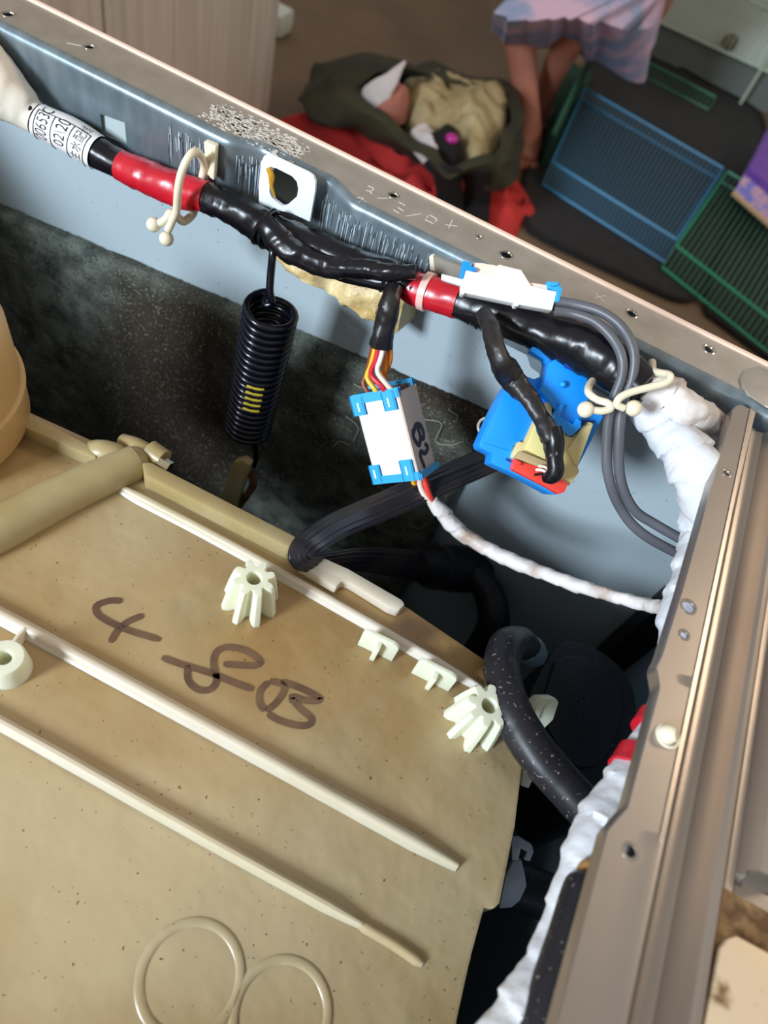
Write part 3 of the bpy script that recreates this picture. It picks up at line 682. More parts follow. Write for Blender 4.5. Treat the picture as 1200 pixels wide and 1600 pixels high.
def curved_text(txt, s0, a0, size, name='printed_text'):
    cu = bpy.data.curves.new('t', 'FONT'); cu.body = txt; cu.size = 1; cu.offset = -.012; o = bpy.data.objects.new('t', cu); COL.objects.link(o)
    bpy.context.view_layer.update(); me_ = bpy.data.meshes.new_from_object(o.evaluated_get(bpy.context.evaluated_depsgraph_get())); bpy.data.objects.remove(o)
    if not me_.vertices: return
    bm = bmesh.new(); bm.from_mesh(me_)
    bmesh.ops.subdivide_edges(bm, edges=bm.edges[:], cuts=1)
    for v in bm.verts:
        v.co = hpoint(s0 - v.co.y * size * 95, a0 + v.co.x * size / .0078, .0009)
    link(name, bm, ink, paper_label, False)
curved_text('00653C', 3.60, -1.05, .0050)
curved_text('02\\20', 4.16, -.85, .0052)
curved_text('主水配线', 4.74, -1.2, .0044)
bm = bmesh.new()
for s in (3.22, 3.72, 4.28, 4.86):
    P = [hpoint(s, -1.6 + 2.2 * k / 20, .0008) for k in range(21)]; bm_tube(bm, P, [.00022] * 21, seg=5)
for a in (.6,):
    P = [hpoint(3.22 + 1.64 * k / 20, a, .0008) for k in range(21)]; bm_tube(bm, P, [.00022] * 21, seg=5)
link('printed_frame', bm, ink, paper_label)
# nylon band round the second red band
c = at(667, 456, 'Y', .320); d_ = (at(690, 464, 'Y', .3195) - at(645, 449, 'Y', .32)).normalized()
bm = bmesh.new(); rr_ = 27.5 * depth(c) / F
u = d_.orthogonal().normalized(); v = d_.cross(u); rings = []
for k in range(33):
    a = 2 * math.pi * k / 32; e = u * math.cos(a) + v * math.sin(a)
    rings.append([bm.verts.new(c + e * (rr_ + dr_) + d_ * dw) for dr_, dw in ((-.0004, -.002), (.0009, -.0019), (.0009, .0019), (-.0004, .002))])
for A_, B_ in zip(rings, rings[1:]):
    for k in range(4): bm.faces.new((A_[k], A_[(k + 1) % 4], B_[(k + 1) % 4], B_[k]))
tag(link('nylon_band', bm, mat('translucent_nylon', (236, 190, 180), .3), None), 'pale nylon band strapped round the right red band of the harness', 'cable tie')
# translucent grey clip at the lip near the flat connector
gc = empty('lip_clip', at(700, 415, 'Y', .331), 'small translucent grey clip on the steel lip beside the flat connector', 'clip')
prism('clip_body', [at(x, y, 'Y', .3305) for x, y in ((670, 402), (676, 400), (700, 410), (722, 418), (722, 440), (672, 424))], Vector((0, .003, 0)), mat('frosted_clip', (140, 138, 126), .35), gc, bev=.0005)
prism('clip_ridge', [at(x, y, 'Y', .330) for x, y in ((670, 401), (677, 400), (680, 424), (672, 423))], Vector((0, .003, 0)), nylon, gc, bev=.0004)
# ================================================================ white harness down the brace
wh = empty('white_harness', at(1080, 800, 'Z', -.03), 'white cloth-taped harness running down beside the steel brace', 'wiring harness')
ptube('taped_trunk', [(1000, 628, 'Y', .303, 26), (1040, 672, 'Y', .298, 34), (1075, 712, 'Y', .29, 40), (1100, 760, 'Y', .280, 42), (1103, 830, 'Z', -.040, 38), (1088, 900, 'Z', -.040, 36), (1066, 960, 'Z', -.04, 35), (1058, 1020, 'Z', -.04, 30), (1050, 1100, 'Z', -.036, 34), (1020, 1170, 'Z', -.036, 36), (970, 1250, 'Z', -.036, 42), (930, 1320, 'Z', -.036, 44), (895, 1400, 'Z', -.036, 34), (862, 1480, 'Z', -.035, 30), (830, 1560, 'Z', -.034, 42), (780, 1640, 'Z', -.034, 48)], white_t, wh, wr=.12, pitch=.017, pamp=.15, n=14, seg=26)
tag(ptube('upper_branch', [(1008, 604, 'Y', .303, 20), (1040, 618, 'Y', .306, 30), (1080, 644, 'Y', .306, 28), (1120, 668, 'Z', -.026, 24), (1160, 690, 'Z', -.03, 22), (1230, 730, 'Z', -.032, 20)], white_tb, wh, wr=.16, pitch=.014, pamp=.16, n=14, seg=26), 'browned white taped branch')
for a, b, cc in (((1026, 1108), (1008, 1135), 37), ((998, 1166), (976, 1200), 41)):
    P, r_ = pxt([(a[0] + 8, a[1] + 22, 'Z', -.036, cc), (b[0] + 14, b[1] + 14, 'Z', -.036, cc)])
    tube('red_band', P, [x_ * 1.05 for x_ in r_], red_v, wh, seg=24, wr=.05)
tag(ptube('black_conduit', [(920, 1372, 'Z', -.026, 22), (915, 1390, 'Z', -.026, 34), (893, 1470, 'Z', -.026, 38), (858, 1580, 'Z', -.026, 40), (830, 1700, 'Z', -.026, 40)], rubber, None, n=8, seg=20), 'black sleeve under the brace beside the white taped harness', 'conduit')
tag(ptube('glue_blob', [(905, 1362, 'Z', -.026, 6), (918, 1356, 'Z', -.026, 13), (932, 1352, 'Z', -.026, 12)], mat('brown_glue', (160, 120, 70), .3), None, wr=.2), 'brown glue at the top of the black sleeve', 'glue')
# ================================================================ B2 connector
S3 = lambda p: Vector(p)
def basis(c_px, k, v, w, d_, l):
    o_ = at(*c_px, k, v)
    c2w = lambda q: (CR * q[0] + CU * q[1] + CT * q[2]).normalized()
    return o_, c2w(w), c2w(d_), c2w(l)
O, W, D, Ld = basis((552, 622), 'Y', .283, (.83, .06, .55), (.5, .36, -.79), (.245, -.93, -.27))
dep = depth(O); mm = dep / F
WL, DL, LL = 82 * mm, 56 * mm, 141 * mm
b2 = empty('square_connector', O + W * WL / 2 + Ld * LL / 2 + D * DL / 2, 'white box connector with sky blue ends, marked B2, hanging on coloured wires', 'connector')
def lb(name, w0, w1, d0, d1, l0, l1, m, bev=.0006):
    c = O + W * (w0 + w1) / 2 * WL + D * (d0 + d1) / 2 * DL + Ld * (l0 + l1) / 2 * LL
    return box(name, c, ((w1 - w0) * WL, (d1 - d0) * DL, (l1 - l0) * LL), m, b2, (W, D, Ld), bev)
lb('housing', 0.03, .985, .03, 1, .06, .96, whitep)
lb('printed_side', .98, 1.0, .0, 1.0, .03, .97, whitep2, .0003)
lb('top_frame', -.06, 1.0, -.03, .10, -.015, .06, blue_l); lb('top_frame', -.04, .96, .9, 1.04, -.04, .05, blue_l); lb('top_frame', -.06, .06, .0, 1.0, -.01, .06, blue_l)
lb('top_latch', -.05, .20, -.05, .02, .0, .19, blue_l); lb('top_latch', .66, .9, -.05, .02, .0, .19, blue_l)
lb('bottom_frame', -.03, 1.03, -.04, .12, .93, 1.0, blue_l); lb('bottom_frame', .95, 1.05, .0, 1.05, .95, 1.0, blue_l)
lb('bottom_latch', -.03, .17, -.05, .02, .80, 1.0, blue_l); lb('bottom_latch', .68, .92, -.05, .02, .78, 1.0, blue_l)
lb('inner_socket', .1, .9, .15, .85, .0, .07, mat('socket_grey', (120, 90, 90), .6))
for w0 in (.07, .75): lb('latch_slot', w0, w0 + .03, -.056, -.045, .06, .16, whitep, 0)
for w0 in (.04, .77): lb('latch_slot', w0, w0 + .03, -.056, -.045, .84, .94, whitep, 0)
bm = bmesh.new()
def sidept(d, l): return O + W * WL * 1.003 + D * DL * d + Ld * LL * l
for S in ([(.22, .52), (.5, .44), (.78, .47)], [(.3, .46), (.22, .55), (.4, .66), (.58, .58), (.55, .47)], [(.55, .5), (.72, .47), (.8, .55), (.72, .62), (.55, .58)],
          [(.72, .68), (.84, .74), (.62, .78), (.42, .74), (.34, .79), (.42, .93)]):
    P = smooth([sidept(a, b) for a, b in S], 6); ribbon(bm, P, [.0014] * len(P), W, .0002)
link('marker_writing', bm, navy, b2)
# black sleeve and wires
wb = empty('connector_wires', at(600, 560, 'Y', .30), 'bundle of coloured wires in a black tape sleeve above the B2 connector', 'wires')
ptube('tape_sleeve', [(616, 448, 'Y', .310, 13), (609, 475, 'Y', .302, 16), (603, 505, 'Y', .298, 17), (594, 540, 'Y', .294, 20)], black_old, wb, wr=.2, pitch=.015, n=10, seg=18)
wcol = {'brown': (130, 70, 50), 'yellow': (235, 190, 50), 'red': (205, 40, 60), 'white': (238, 224, 208), 'orange': (226, 130, 40), 'blue': (30, 90, 170), 'vermilion': (232, 66, 56), 'crimson': (170, 30, 50)}
def wire(nm, S, r_=4.2, par=wb):
    tag(ptube('insulated_wire', [(x, y, 'Y', Y, r_) for x, y, Y in S], mat('wire_' + nm, wcol[nm], .35), par, n=8, seg=10), nm + ' wire')
wire('brown', [(585, 530, .296), (574, 580, .293), (568, 600, .289), (578, 618, .287), (586, 640, .287)])
wire('yellow', [(590, 530, .296), (580, 570, .292), (574, 590, .289), (588, 612, .286), (600, 638, .286)])
wire('red', [(594, 530, .294), (588, 560, .290), (580, 585, .287), (598, 606, .285), (614, 636, .286)])
wire('white', [(603, 530, .295), (595, 560, .29), (590, 580, .287), (604, 600, .286), (632, 630, .288)])
wire('orange', [(600, 525, .297), (602, 560, .294), (600, 585, .292), (590, 560, .293)][0:3] + [(597, 600, .291)], 5)
wire('orange', [(608, 525, .299), (610, 560, .296), (601, 590, .294), (606, 610, .29)], 4)
# lower wires into white wrap
lw = empty('wrapped_branch', at(840, 890, 'Y', .27), 'thin white wrapped wire branch from the B2 connector to the brace', 'wiring harness')
wire('blue', [(632, 738, .294), (640, 762, .292), (655, 768, .29), (680, 790, .288)], 4.5, lw)
wire('yellow', [(643, 738, .288), (650, 765, .286), (664, 780, .285), (684, 794, .285)], 4.2, lw)
wire('red', [(650, 740, .289), (655, 765, .287), (670, 782, .286), (684, 792, .286)], 4, lw)
wire('white', [(656, 738, .285), (657, 760, .283), (668, 780, .282), (686, 796, .283)], 4.5, lw)
wire('vermilion', [(660, 740, .287), (667, 762, .284), (676, 785, .283), (682, 790, .283)], 4.5, lw)
wire('crimson', [(664, 745, .291), (674, 770, .288), (684, 785, .287)], 4.5, lw)
ptube('cloth_wrap', [(674, 782, 'Y', .284, 9), (690, 800, 'Y', .284, 12), (715, 828, 'Y', .283, 13), (745, 848, 'Y', .281, 11), (790, 872, 'Y', .276, 12), (840, 892, 'Y', .270, 11), (900, 914, 'Y', .262, 11), (960, 932, 'Y', .254, 10), (1010, 945, 'Y', .247, 11), (1060, 955, 'Z', -.042, 11)], white_tb, lw, wr=.1, pitch=.013, pamp=.2, n=14, seg=18)
# ================================================================ flat white connector on top
P0 = at(795, 450, 'Y', .306); nF = (CT + CU * -.05 + CR * .0).normalized()
fc = empty('flat_connector', P0, 'flat white connector with blue end clips on top of the black harness', 'connector')
def fac(name, px, off, th, m, par, P=None, n=None, bev=.0005):
    P = P or P0; n = n or nF; PP = P + n * off
    return prism(name, [pl(x, y, PP, n) for x, y in px], -n * th, m, par, bev)
z7 = lambda L: pxs(L, 700, 400, 6)
fac('housing', z7([(160, 130), (440, 190), (470, 85), (690, 135), (780, 280), (1020, 335), (975, 510), (670, 455), (655, 470), (625, 465), (620, 440), (158, 345), (150, 360), (118, 350), (125, 215)]), 0, .007, whitep, fc)
fac('rear_half', z7([(225, 60), (330, 65), (465, 90), (480, 78), (690, 128), (705, 190), (760, 245), (930, 270), (935, 320), (780, 330), (690, 200), (450, 200), (265, 160)]), -.002, .010, mat('ivory_connector_top', (236, 214, 196), .5), fc)
fac('end_clip', z7([(140, 40), (222, 60), (210, 90), (270, 112), (262, 142), (165, 132), (142, 215), (108, 205)]), .0006, .008, blue_p, fc)
fac('end_clip', z7([(925, 235), (1050, 245), (1052, 280), (1075, 310), (1045, 432), (995, 430), (1018, 330), (940, 300)]), .0004, .007, blue_l, fc)
fac('end_clip', z7([(935, 238), (1035, 245), (1045, 272), (980, 285), (940, 268)]), .0015, .002, blue_dk if False else blue_l, fc)
fac('wire_tail', z7([(-60, 165), (0, 180), (130, 215), (115, 275), (0, 240), (-60, 215)]), -.001, .003, whitep, fc)
# ================================================================ grey cables
gcb = []
ga = [(862, 478, 'D', dep_a, 8) for dep_a in ()] if False else None
g0 = depth(P0)
spec1 = [(866, 470, 'D', g0 + .003, 7.5), (900, 476, 'D', g0 + .001, 8), (940, 488, 'D', g0 - .003, 8), (972, 512, 'D', g0 - .006, 8), (990, 548, 'D', g0 - .008, 8), (988, 590, 'D', g0 - .006, 8), (972, 635, 'D', g0 - .001, 8), (967, 690, 'D', g0 + .004, 8), (970, 750, 'D', g0 + .012, 8), (990, 795, 'D', g0 + .018, 8), (1025, 820, 'D', g0 + .022, 8), (1100, 862, 'D', g0 + .026, 8)]
spec2 = [(866, 486, 'D', g0 + .001, 7.5), (895, 490, 'D', g0, 7.5), (930, 503, 'D', g0 - .004, 8), (958, 530, 'D', g0 - .0065, 8), (972, 560, 'D', g0 - .008, 8), (971, 590, 'D', g0 - .006, 8), (955, 635, 'D', g0 - .001, 8), (949, 680, 'D', g0 + .004, 8), (950, 740, 'D', g0 + .010, 8), (970, 795, 'D', g0 + .018, 8), (1010, 838, 'D', g0 + .022, 8), (1100, 885, 'D', g0 + .03, 8)]
tag(ptube('grey_cable', spec1, greyc, n=12, seg=14), 'grey cable from the flat connector, outer and right one of the pair', 'cable')
tag(ptube('grey_cable', spec2, greyc, n=12, seg=14), 'grey cable from the flat connector, inner and left one of the pair', 'cable')
# ================================================================ cable ties with ball ends
lt = empty('twist_tie', at(290, 300, 'Y', .31), 'cream nylon loop tie with two ball ends on the left red band', 'cable tie')
prism('clip_base', [at(x, y, 'Y', .329) for x, y in ((318, 221), (336, 228), (334, 274), (328, 276), (321, 272))], Vector((0, .004, 0)), nylon, lt, bev=.0006)
prism('clip_wing', [at(x, y, 'Y', .328) for x, y in ((330, 226), (337, 229), (334, 282), (327, 277))], Vector((0, .003, 0)), nylon, lt, bev=.0005)
for S, bx_ in (([(316, 279, .329), (319, 256, .328), (307, 237, .317), (294, 247, .309), (283, 272, .305), (278, 300, .304), (276, 328, .306), (270, 343, .306), (262, 360, .304)], (260, 373, .303)),
               ([(306, 322, .331), (300, 336, .322), (287, 346, .314), (276, 338, .310), (266, 333, .308), (259, 343, .305), (247, 350, .303)], (240, 351, .302))):
    P, r_ = pxt([(x, y, 'Y', Y, 6.3) for x, y, Y in S]); tube('nylon_strap', P, r_, nylon, lt, n=8, seg=12)
    c = at(bx_[0], bx_[1], 'Y', bx_[2]); ball('ball_end', c, 11.3 * depth(c) / F, nylon, lt)
rt = empty('twist_tie', at(960, 625, 'D', g0 - .012), 'cream nylon loop tie with ball ends holding the two grey cables', 'cable tie')
gt = g0 - .014
for S, bq in (([(936, 590, gt + .022), (924, 597, gt + .016), (919, 612, gt + .006), (932, 624, gt + .002), (950, 630, gt), (954, 638, gt), (942, 642, gt), (925, 641, gt)], (915, 640, gt)),
              ([(1019, 566, gt + .03), (1022, 580, gt + .012), (1046, 586, gt), (1042, 597, gt - .002), (1015, 605, gt - .002), (988, 612, gt - .002), (969, 621, gt - .002), (964, 632, gt - .001), (975, 638, gt)], (990, 638, gt))):
    P, r_ = pxt([(x, y, 'D', Y, 6) for x, y, Y in S]); tube('nylon_strap', P, r_, nylon, rt, n=8, seg=12)
    c = at(bq[0], bq[1], 'D', bq[2]); ball('ball_end', c, 13 * depth(c) / F, nylon, rt)
# ================================================================ blue block
PB = at(850, 665, 'Y', .283); nB = (CT + CR * .10 - CU * .04).normalized()
bb = empty('blue_switch_block', PB, 'bright blue plastic switch block with cream and red plug inside', 'switch')
z1 = lambda L: pxs(L, 740, 530, 5.4545)
fb = lambda name, px, off, th, m, bev=.0007, par=None: fac(name, z1(px), off, th, m, par or bb, PB, nB, bev)
fb('base_body', [(50, 890), (150, 660), (220, 520), (290, 400), (400, 290), (520, 340), (560, 320), (610, 340), (1110, 650), (1010, 860), (890, 1090), (720, 1320), (680, 1328), (430, 1190), (150, 1060), (165, 980), (60, 930)], 0, .016, blue_p, .001)
fb('left_cheek', [(220, 520), (290, 400), (400, 290), (500, 335), (570, 430), (540, 640), (440, 850), (350, 900), (330, 960), (80, 880)], .0016, .003, blue_p, .0012)
fb('upper_block', [(560, 430), (610, 330), (640, 200), (700, 165), (790, 200), (890, 285), (965, 320), (1000, 470), (930, 620), (920, 720), (850, 745), (745, 665), (610, 480)], .007, .012, blue_p, .001)
fb('mounting_tongue', [(480, 100), (505, 58), (700, 150), (790, 205), (640, 310), (600, 170)], .003, .006, blue_p)
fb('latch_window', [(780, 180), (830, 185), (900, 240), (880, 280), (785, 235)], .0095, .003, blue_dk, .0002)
fb('recess_floor', [(600, 480), (730, 545), (900, 690), (1040, 690), (990, 800), (900, 1010), (860, 1000), (620, 620)], .0009, .002, blue_dk, .0002)  # dark plate laid on the body, recess shade painted in its colour
fb('plug_shell', [(625, 530), (672, 550), (668, 700), (790, 770), (785, 820), (840, 835), (980, 700), (1025, 718), (890, 1085), (905, 1130), (820, 1250), (700, 1190), (330, 1010), (350, 940), (385, 870), (432, 880), (520, 690), (580, 600)], .005, .006, creamp, .0008)
fb('plug_window', [(440, 940), (530, 730), (600, 790), (620, 1000), (610, 1030)], .0062, .003, mat('yellowed_pale', (232, 220, 150), .4), .0008)
fb('plug_wing', [(930, 740), (1025, 718), (890, 1085), (860, 1060), (800, 940)], .0065, .003, creamp, .0008)
fb('plug_front_lip', [(420, 960), (620, 1040), (640, 1110), (560, 1090), (350, 1010), (400, 950)], .0085, .004, mat('tan_plug_lip', (190, 168, 124), .45), .0006)
fb('red_insert', [(350, 1018), (430, 1050), (620, 1110), (740, 1190), (810, 1225), (780, 1300), (725, 1322), (640, 1270), (330, 1112)], .007, .006, redp, .0007)
fb('red_step', [(365, 1030), (412, 1045), (400, 1075), (358, 1060)], .009, .003, redp, .0004)
fb('centre_clip', [(690, 650), (738, 560), (768, 550), (745, 660), (850, 725), (880, 670), (922, 700), (918, 750), (840, 825), (690, 705)], .0105, .006, blue_p, .0007)
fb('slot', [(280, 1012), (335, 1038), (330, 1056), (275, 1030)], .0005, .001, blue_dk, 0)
tag(prism('wall_bracket', [at(x, y, 'Y', .345) for x, y in z1([(415, 30), (620, 100), (640, 310), (600, 330), (480, 240)])], Vector((0, .012, 0)), greyplug, None, bev=.001), 'grey bracket on the wall behind the blue switch block', 'bracket')
c = pl(881, 600, PB + nB * .0095, nB); ball('moulded_dot', c - nB * .0012, .0018, blue_p, bb)
# small wire ring behind
c = at(761, 667, 'Y', .335); bm = bmesh.new(); bm_torus(bm, c, CT, 14 * depth(c) / F, .0008); tag(link('wire_ring', bm, nylon), 'thin pale wire ring at the left edge of the blue block', 'ring')
# black taped branch into the plug
dB = depth(PB)
bs = empty('taped_branch', at(820, 600, 'D', dB - .01), 'thin black taped branch curving over the blue switch block', 'wiring harness')
ptube('tape_wrap', [(755, 490, 'D', g0 + .008, 12), (767, 515, 'D', g0 - .001, 14), (780, 560, 'D', g0 - .006, 18), (800, 590, 'D', dB - .016, 20), (826, 622, 'D', dB - .018, 16), (843, 650, 'D', dB - .02, 14), (862, 685, 'D', dB - .018, 16), (868, 712, 'D', dB - .018, 15)], black_old, bs, wr=.22, pitch=.014, n=12, seg=18)
ptube('end_sleeve', [(863, 668, 'D', dB - .019, 14), (866, 690, 'D', dB - .019, 15.5), (867, 715, 'D', dB - .018, 13), (868, 735, 'D', dB - .017, 13.5), (862, 744, 'D', dB - .015, 13), (852, 746, 'D', dB - .012, 9)], black_v, bs, wr=.08, n=10, seg=18)
for i_, (a, b) in enumerate((((858, 742), (838, 734)), ((862, 738), (842, 728)), ((857, 745), (836, 742)))):
    P, r_ = pxt([(a[0], a[1], 'D', dB - .014, 2.2), ((a[0] + b[0]) / 2, (a[1] + b[1]) / 2 - 3, 'D', dB - .013, 2.2), (b[0], b[1], 'D', dB - .010, 2.2)])
    tube('core_wire', P, r_, (whitep, nylon, black_v)[i_], bs, n=5, seg=8)
# ================================================================ spring
SY = .303
sp = empty('tension_spring', at(405, 570, 'Y', SY), 'black coil spring with yellow paint marks hanging by the felt mat', 'spring')
t0, t1 = at(424, 482, 'Y', SY), at(386, 670, 'Y', SY)
rc = 39 * depth(t0) / F; turns = 21; n_ = 22 * turns
P = []
for i in range(n_ + 1):
    f_ = i / n_; c = t0.lerp(t1, f_); a = 2 * math.pi * turns * f_ + 2.2
    P.append(c + Vector((math.cos(a), math.sin(a), 0)) * rc)
wr_ = (t0 - t1).length / turns * .46
wr_ = min(wr_, .0022)
bm = bmesh.new(); bm_tube(bm, P, [wr_] * len(P), seg=10); link('coil', bm, spring_m, sp)
aS = P[0]; tube('top_hook', [aS, t0 + (aS - t0) * .5 + Vector((.0, -.006, .001)), t0 + Vector((0, 0, .004)), t0.lerp(at(420, 430, 'Y', SY), .6), at(426, 398, 'Y', SY + .004), at(428, 380, 'Y', SY + .01)], .0022, spring_m, sp, n=8, seg=12)
aE = P[-1]; tube('bottom_hook', [aE, t1 + Vector((.004, 0, -.004)), at(400, 712, 'Y', SY), at(392, 738, 'Y', SY - .005)], .0021, spring_m, sp, n=8, seg=12)
for k in range(5):
    f_ = .47 + k * .048; c = t0.lerp(t1, round(f_ * turns) / turns - .1 / turns); PP = []
    vd = (CAMP - c); vd.z = 0; a0 = math.atan2(vd.y, vd.x)
    for j in range(7):
        a = a0 - .05 + (j - 3) * .11; PP.append(c + Vector((math.cos(a), math.sin(a), 0)) * (rc + wr_ * .75) + Vector((0, 0, wr_ * .35)))
    bm = bmesh.new(); bm_tube(bm, PP, [wr_ * .42] * 7, seg=6, wr=.9); link('paint_mark', bm, yel, sp)
# ================================================================ ribbed flat cord
rcpts = [(800, 700, 'Y', .338, 25), (760, 720, 'Y', .328, 25), (690, 750, 'Y', .300, 26), (610, 786, 'Y', .268, 26), (530, 820, 'Z', -.122, 25), (485, 848, 'Z', -.106, 24), (468, 870, 'Z', -.104, 19), (490, 880, 'Z', -.112, 17), (550, 874, 'Z', -.14, 20), (610, 878, 'Z', -.2, 24), (680, 888, 'Y', .325, 28)]
tag(ptube('ribbed_cord', rcpts, rubber_c, None, n=10, seg=48, flat=(.92, .36), side=None, lobes=14), 'flat black ribbed rubber cord looping under the B2 connector', 'hose')
bt = empty('rubber_boot', at(705, 890, 'Y', .335), 'round black rubber boot in the dark gap where the ribbed cord ends', 'boot')
tube('boot_body', [at(650, 878, 'Y', .305), at(680, 885, 'Y', .325), at(720, 890, 'Y', .345), at(750, 895, 'Y', .36)], [.010, .0165, .0185, .014], blackp, bt, n=6, seg=24)
tube('boot_collar', [at(675, 884, 'Y', .322), at(683, 886, 'Y', .327)], [.018, .018], rubber, bt, n=3, seg=24)
tag(ptube('drain_hose', [(740, 890, 'Y', .345, 20), (765, 930, 'Y', .335, 24), (770, 980, 'Y', .32, 26), (740, 1040, 'Y', .31, 28)], blackp, None, n=8, seg=18), 'black hose curving down in the dark gap behind the tub plate', 'hose')
# ================================================================ tub housing with amber plate
PZ = -.12
th_ = empty('tub_housing', (-.05, .08, PZ - .03), 'large yellowed translucent plastic tub cover with handwritten 4-8B', 'tub cover')
outline = [(-260, 560), (40, 640), (265, 742), (400, 812), (520, 880), (640, 950), (770, 1038), (800, 1075), (815, 1130), (818, 1190), (806, 1290), (782, 1412), (772, 1421), (758, 1418), (752, 1440), (736, 1500), (714, 1600), (690, 1740), (-560, 1740)]
bm = bmesh.new(); bm_prism(bm, [at(x, y, 'Z', PZ) for x, y in outline], Vector((0, 0, -.035)), .006); link('top_plate', bm, plate_m, th_)
cyl('drum_shell', Vector((-.42, .03, -.43)), Vector((.075, .03, -.43)), .235, mat('dark_drum_plastic', (34, 33, 33), .5), th_, seg=64)
def rib(name, S, w_, h=1.25, m=rib_m, lab=None, z=PZ):
    P = smooth([at(x, y, 'Z', z) + Vector((0, 0, .0008)) for x, y in S], 10); Rr = [w_ * depth(p) / F for p in P]
    bm = bmesh.new(); rows = []
    pr = [(-1.8, -.0012), (-1.3, .0002), (-.95, .0009), (-.78, .0022 * h), (-.4, .0028 * h), (.4, .0028 * h), (.78, .0022 * h), (.95, .0009), (1.3, .0002), (1.8, -.0012)]
    for i, p in enumerate(P):
        t = (P[min(i + 1, len(P) - 1)] - P[max(i - 1, 0)]).normalized(); sd_ = t.cross(Vector((0, 0, 1))).normalized()
        e_ = min(1, .55 + .45 * min(i, len(P) - 1 - i) / 2); rows.append([bm.verts.new(p + sd_ * a * Rr[i] * .8 * e_ * (1 + .05 * noise.noise(p * 60)) + Vector((0, 0, b * e_))) for a, b in pr])
    for A_, B_ in zip(rows, rows[1:]):
        for k in range(len(pr) - 1): bm.faces.new((A_[k], A_[k + 1], B_[k + 1], B_[k]))
        bm.faces.new((A_[-1], A_[0], B_[0], B_[-1]))
    bm.faces.new(rows[0]); bm.faces.new(rows[-1]); return link(name, bm, m, th_)
rib('long_rib', [(176, 757), (400, 876), (755, 1078)], 8.5, 1.1)
rib('long_rib', [(-220, 850), (0, 962), (360, 1158), (714, 1354)], 10.5, 1.3)
rib('long_rib', [(-260, 990), (0, 1130), (280, 1288), (564, 1445)], 8.5, 1.2)
rib('low_rib', [(560, 1443), (610, 1472), (660, 1506)], 7, .6, plate_m)
# outer ledge wall
wallp = [at(x, y, 'Z', PZ + .012) for x, y in ((222, 722), (236, 722), (462, 838), (468, 852), (452, 856), (226, 742))]
prism('edge_wall', wallp, Vector((0, 0, -.014)), duct_m, th_, bev=.0012)
prism('edge_wall', [at(x, y, 'Z', PZ + .010) for x, y in ((-60, 590), (50, 650), (150, 700), (150, 716), (40, 668), (-60, 612))], Vector((0, 0, -.012)), duct_m, th_, bev=.0012)
prism('side_arm', [at(x, y, 'Z', PZ + .008) for x, y in ((458, 850), (500, 868), (545, 888), (628, 936), (634, 944), (624, 954), (608, 948), (545, 909), (534, 908), (526, 918), (500, 903), (468, 884))], Vector((0, 0, -.008)), rib_m, th_, bev=.0018)
# duct with fittings
tag(ptube('cross_duct', [(-160, 895, 'Z', PZ + .005, 40), (-20, 835, 'Z', PZ + .005, 38), (90, 778, 'Z', PZ + .005, 34), (190, 732, 'Z', PZ + .005, 29), (212, 722, 'Z', PZ + .005, 27)], duct_m, th_, n=8, seg=24), 'thick round duct crossing the plate')
ball('duct_end', at(210, 724, 'Z', PZ + .004), .0092, duct_m, th_)
c = at(158, 706, 'Z', PZ + .006); tube('round_cap', [at(140, 702, 'Z', PZ + .004), at(158, 706, 'Z', PZ + .006), at(180, 712, 'Z', PZ + .006), at(192, 718, 'Z', PZ + .006)], [.005, .0068, .0068, .0055], duct_m, th_, n=6, seg=20)
tube('short_spigot', [at(192, 690, 'Z', PZ + .003), at(212, 698, 'Z', PZ + .006), at(236, 711, 'Z', PZ + .006)], [.0045, .0052, .0052], duct_m, th_, n=6, seg=20)
tube('screw_collar', [at(234, 704, 'Z', PZ + .007), at(256, 719, 'Z', PZ + .007)], [.0062, .006], duct_m, th_, n=6, seg=20)
tag(tube('hex_screw', [at(250, 722, 'Z', PZ + .008), at(266, 732, 'Z', PZ + .008)], .0038, screw_m, th_, n=3, seg=6), 'bright metal screw head')
# spring bracket
prism('spring_bracket', [at(x, y, 'Y', .285) for x, y in ((335, 800), (358, 738), (365, 722), (378, 719), (390, 727), (386, 742), (376, 770), (368, 810))], Vector((0, .006, 0)), duct_m, th_, bev=.0012)
tag(tube('rusty_loop', [at(392, 735, 'Y', .291), at(396, 755, 'Y', .290), at(385, 775, 'Y', .289), at(374, 790, 'Y', .288)], .0028, mat('rusted_steel', (112, 74, 42), .9, 0, (60, 40, 26), 80, bump=.6, bscale=200), th_, n=6, wr=.2), 'rusty brown hook')
# recessed circular rings at the bottom
def ring_px(c_px, r_m, a=(0, 2 * math.pi)):
    c = at(*c_px, 'Z', PZ); bm = bmesh.new(); bm_torus(bm, c + Vector((0, 0, -.0006)), Vector((0, 0, 1)), r_m, .0022, seg=56, sec=10)
    for v in bm.verts: v.co.z = c.z + (v.co.z - c.z) * .4
    link('moulded_ring', bm, plate_m, th_)
ring_px((298, 1528), .0188); ring_px((440, 1585), .0180)
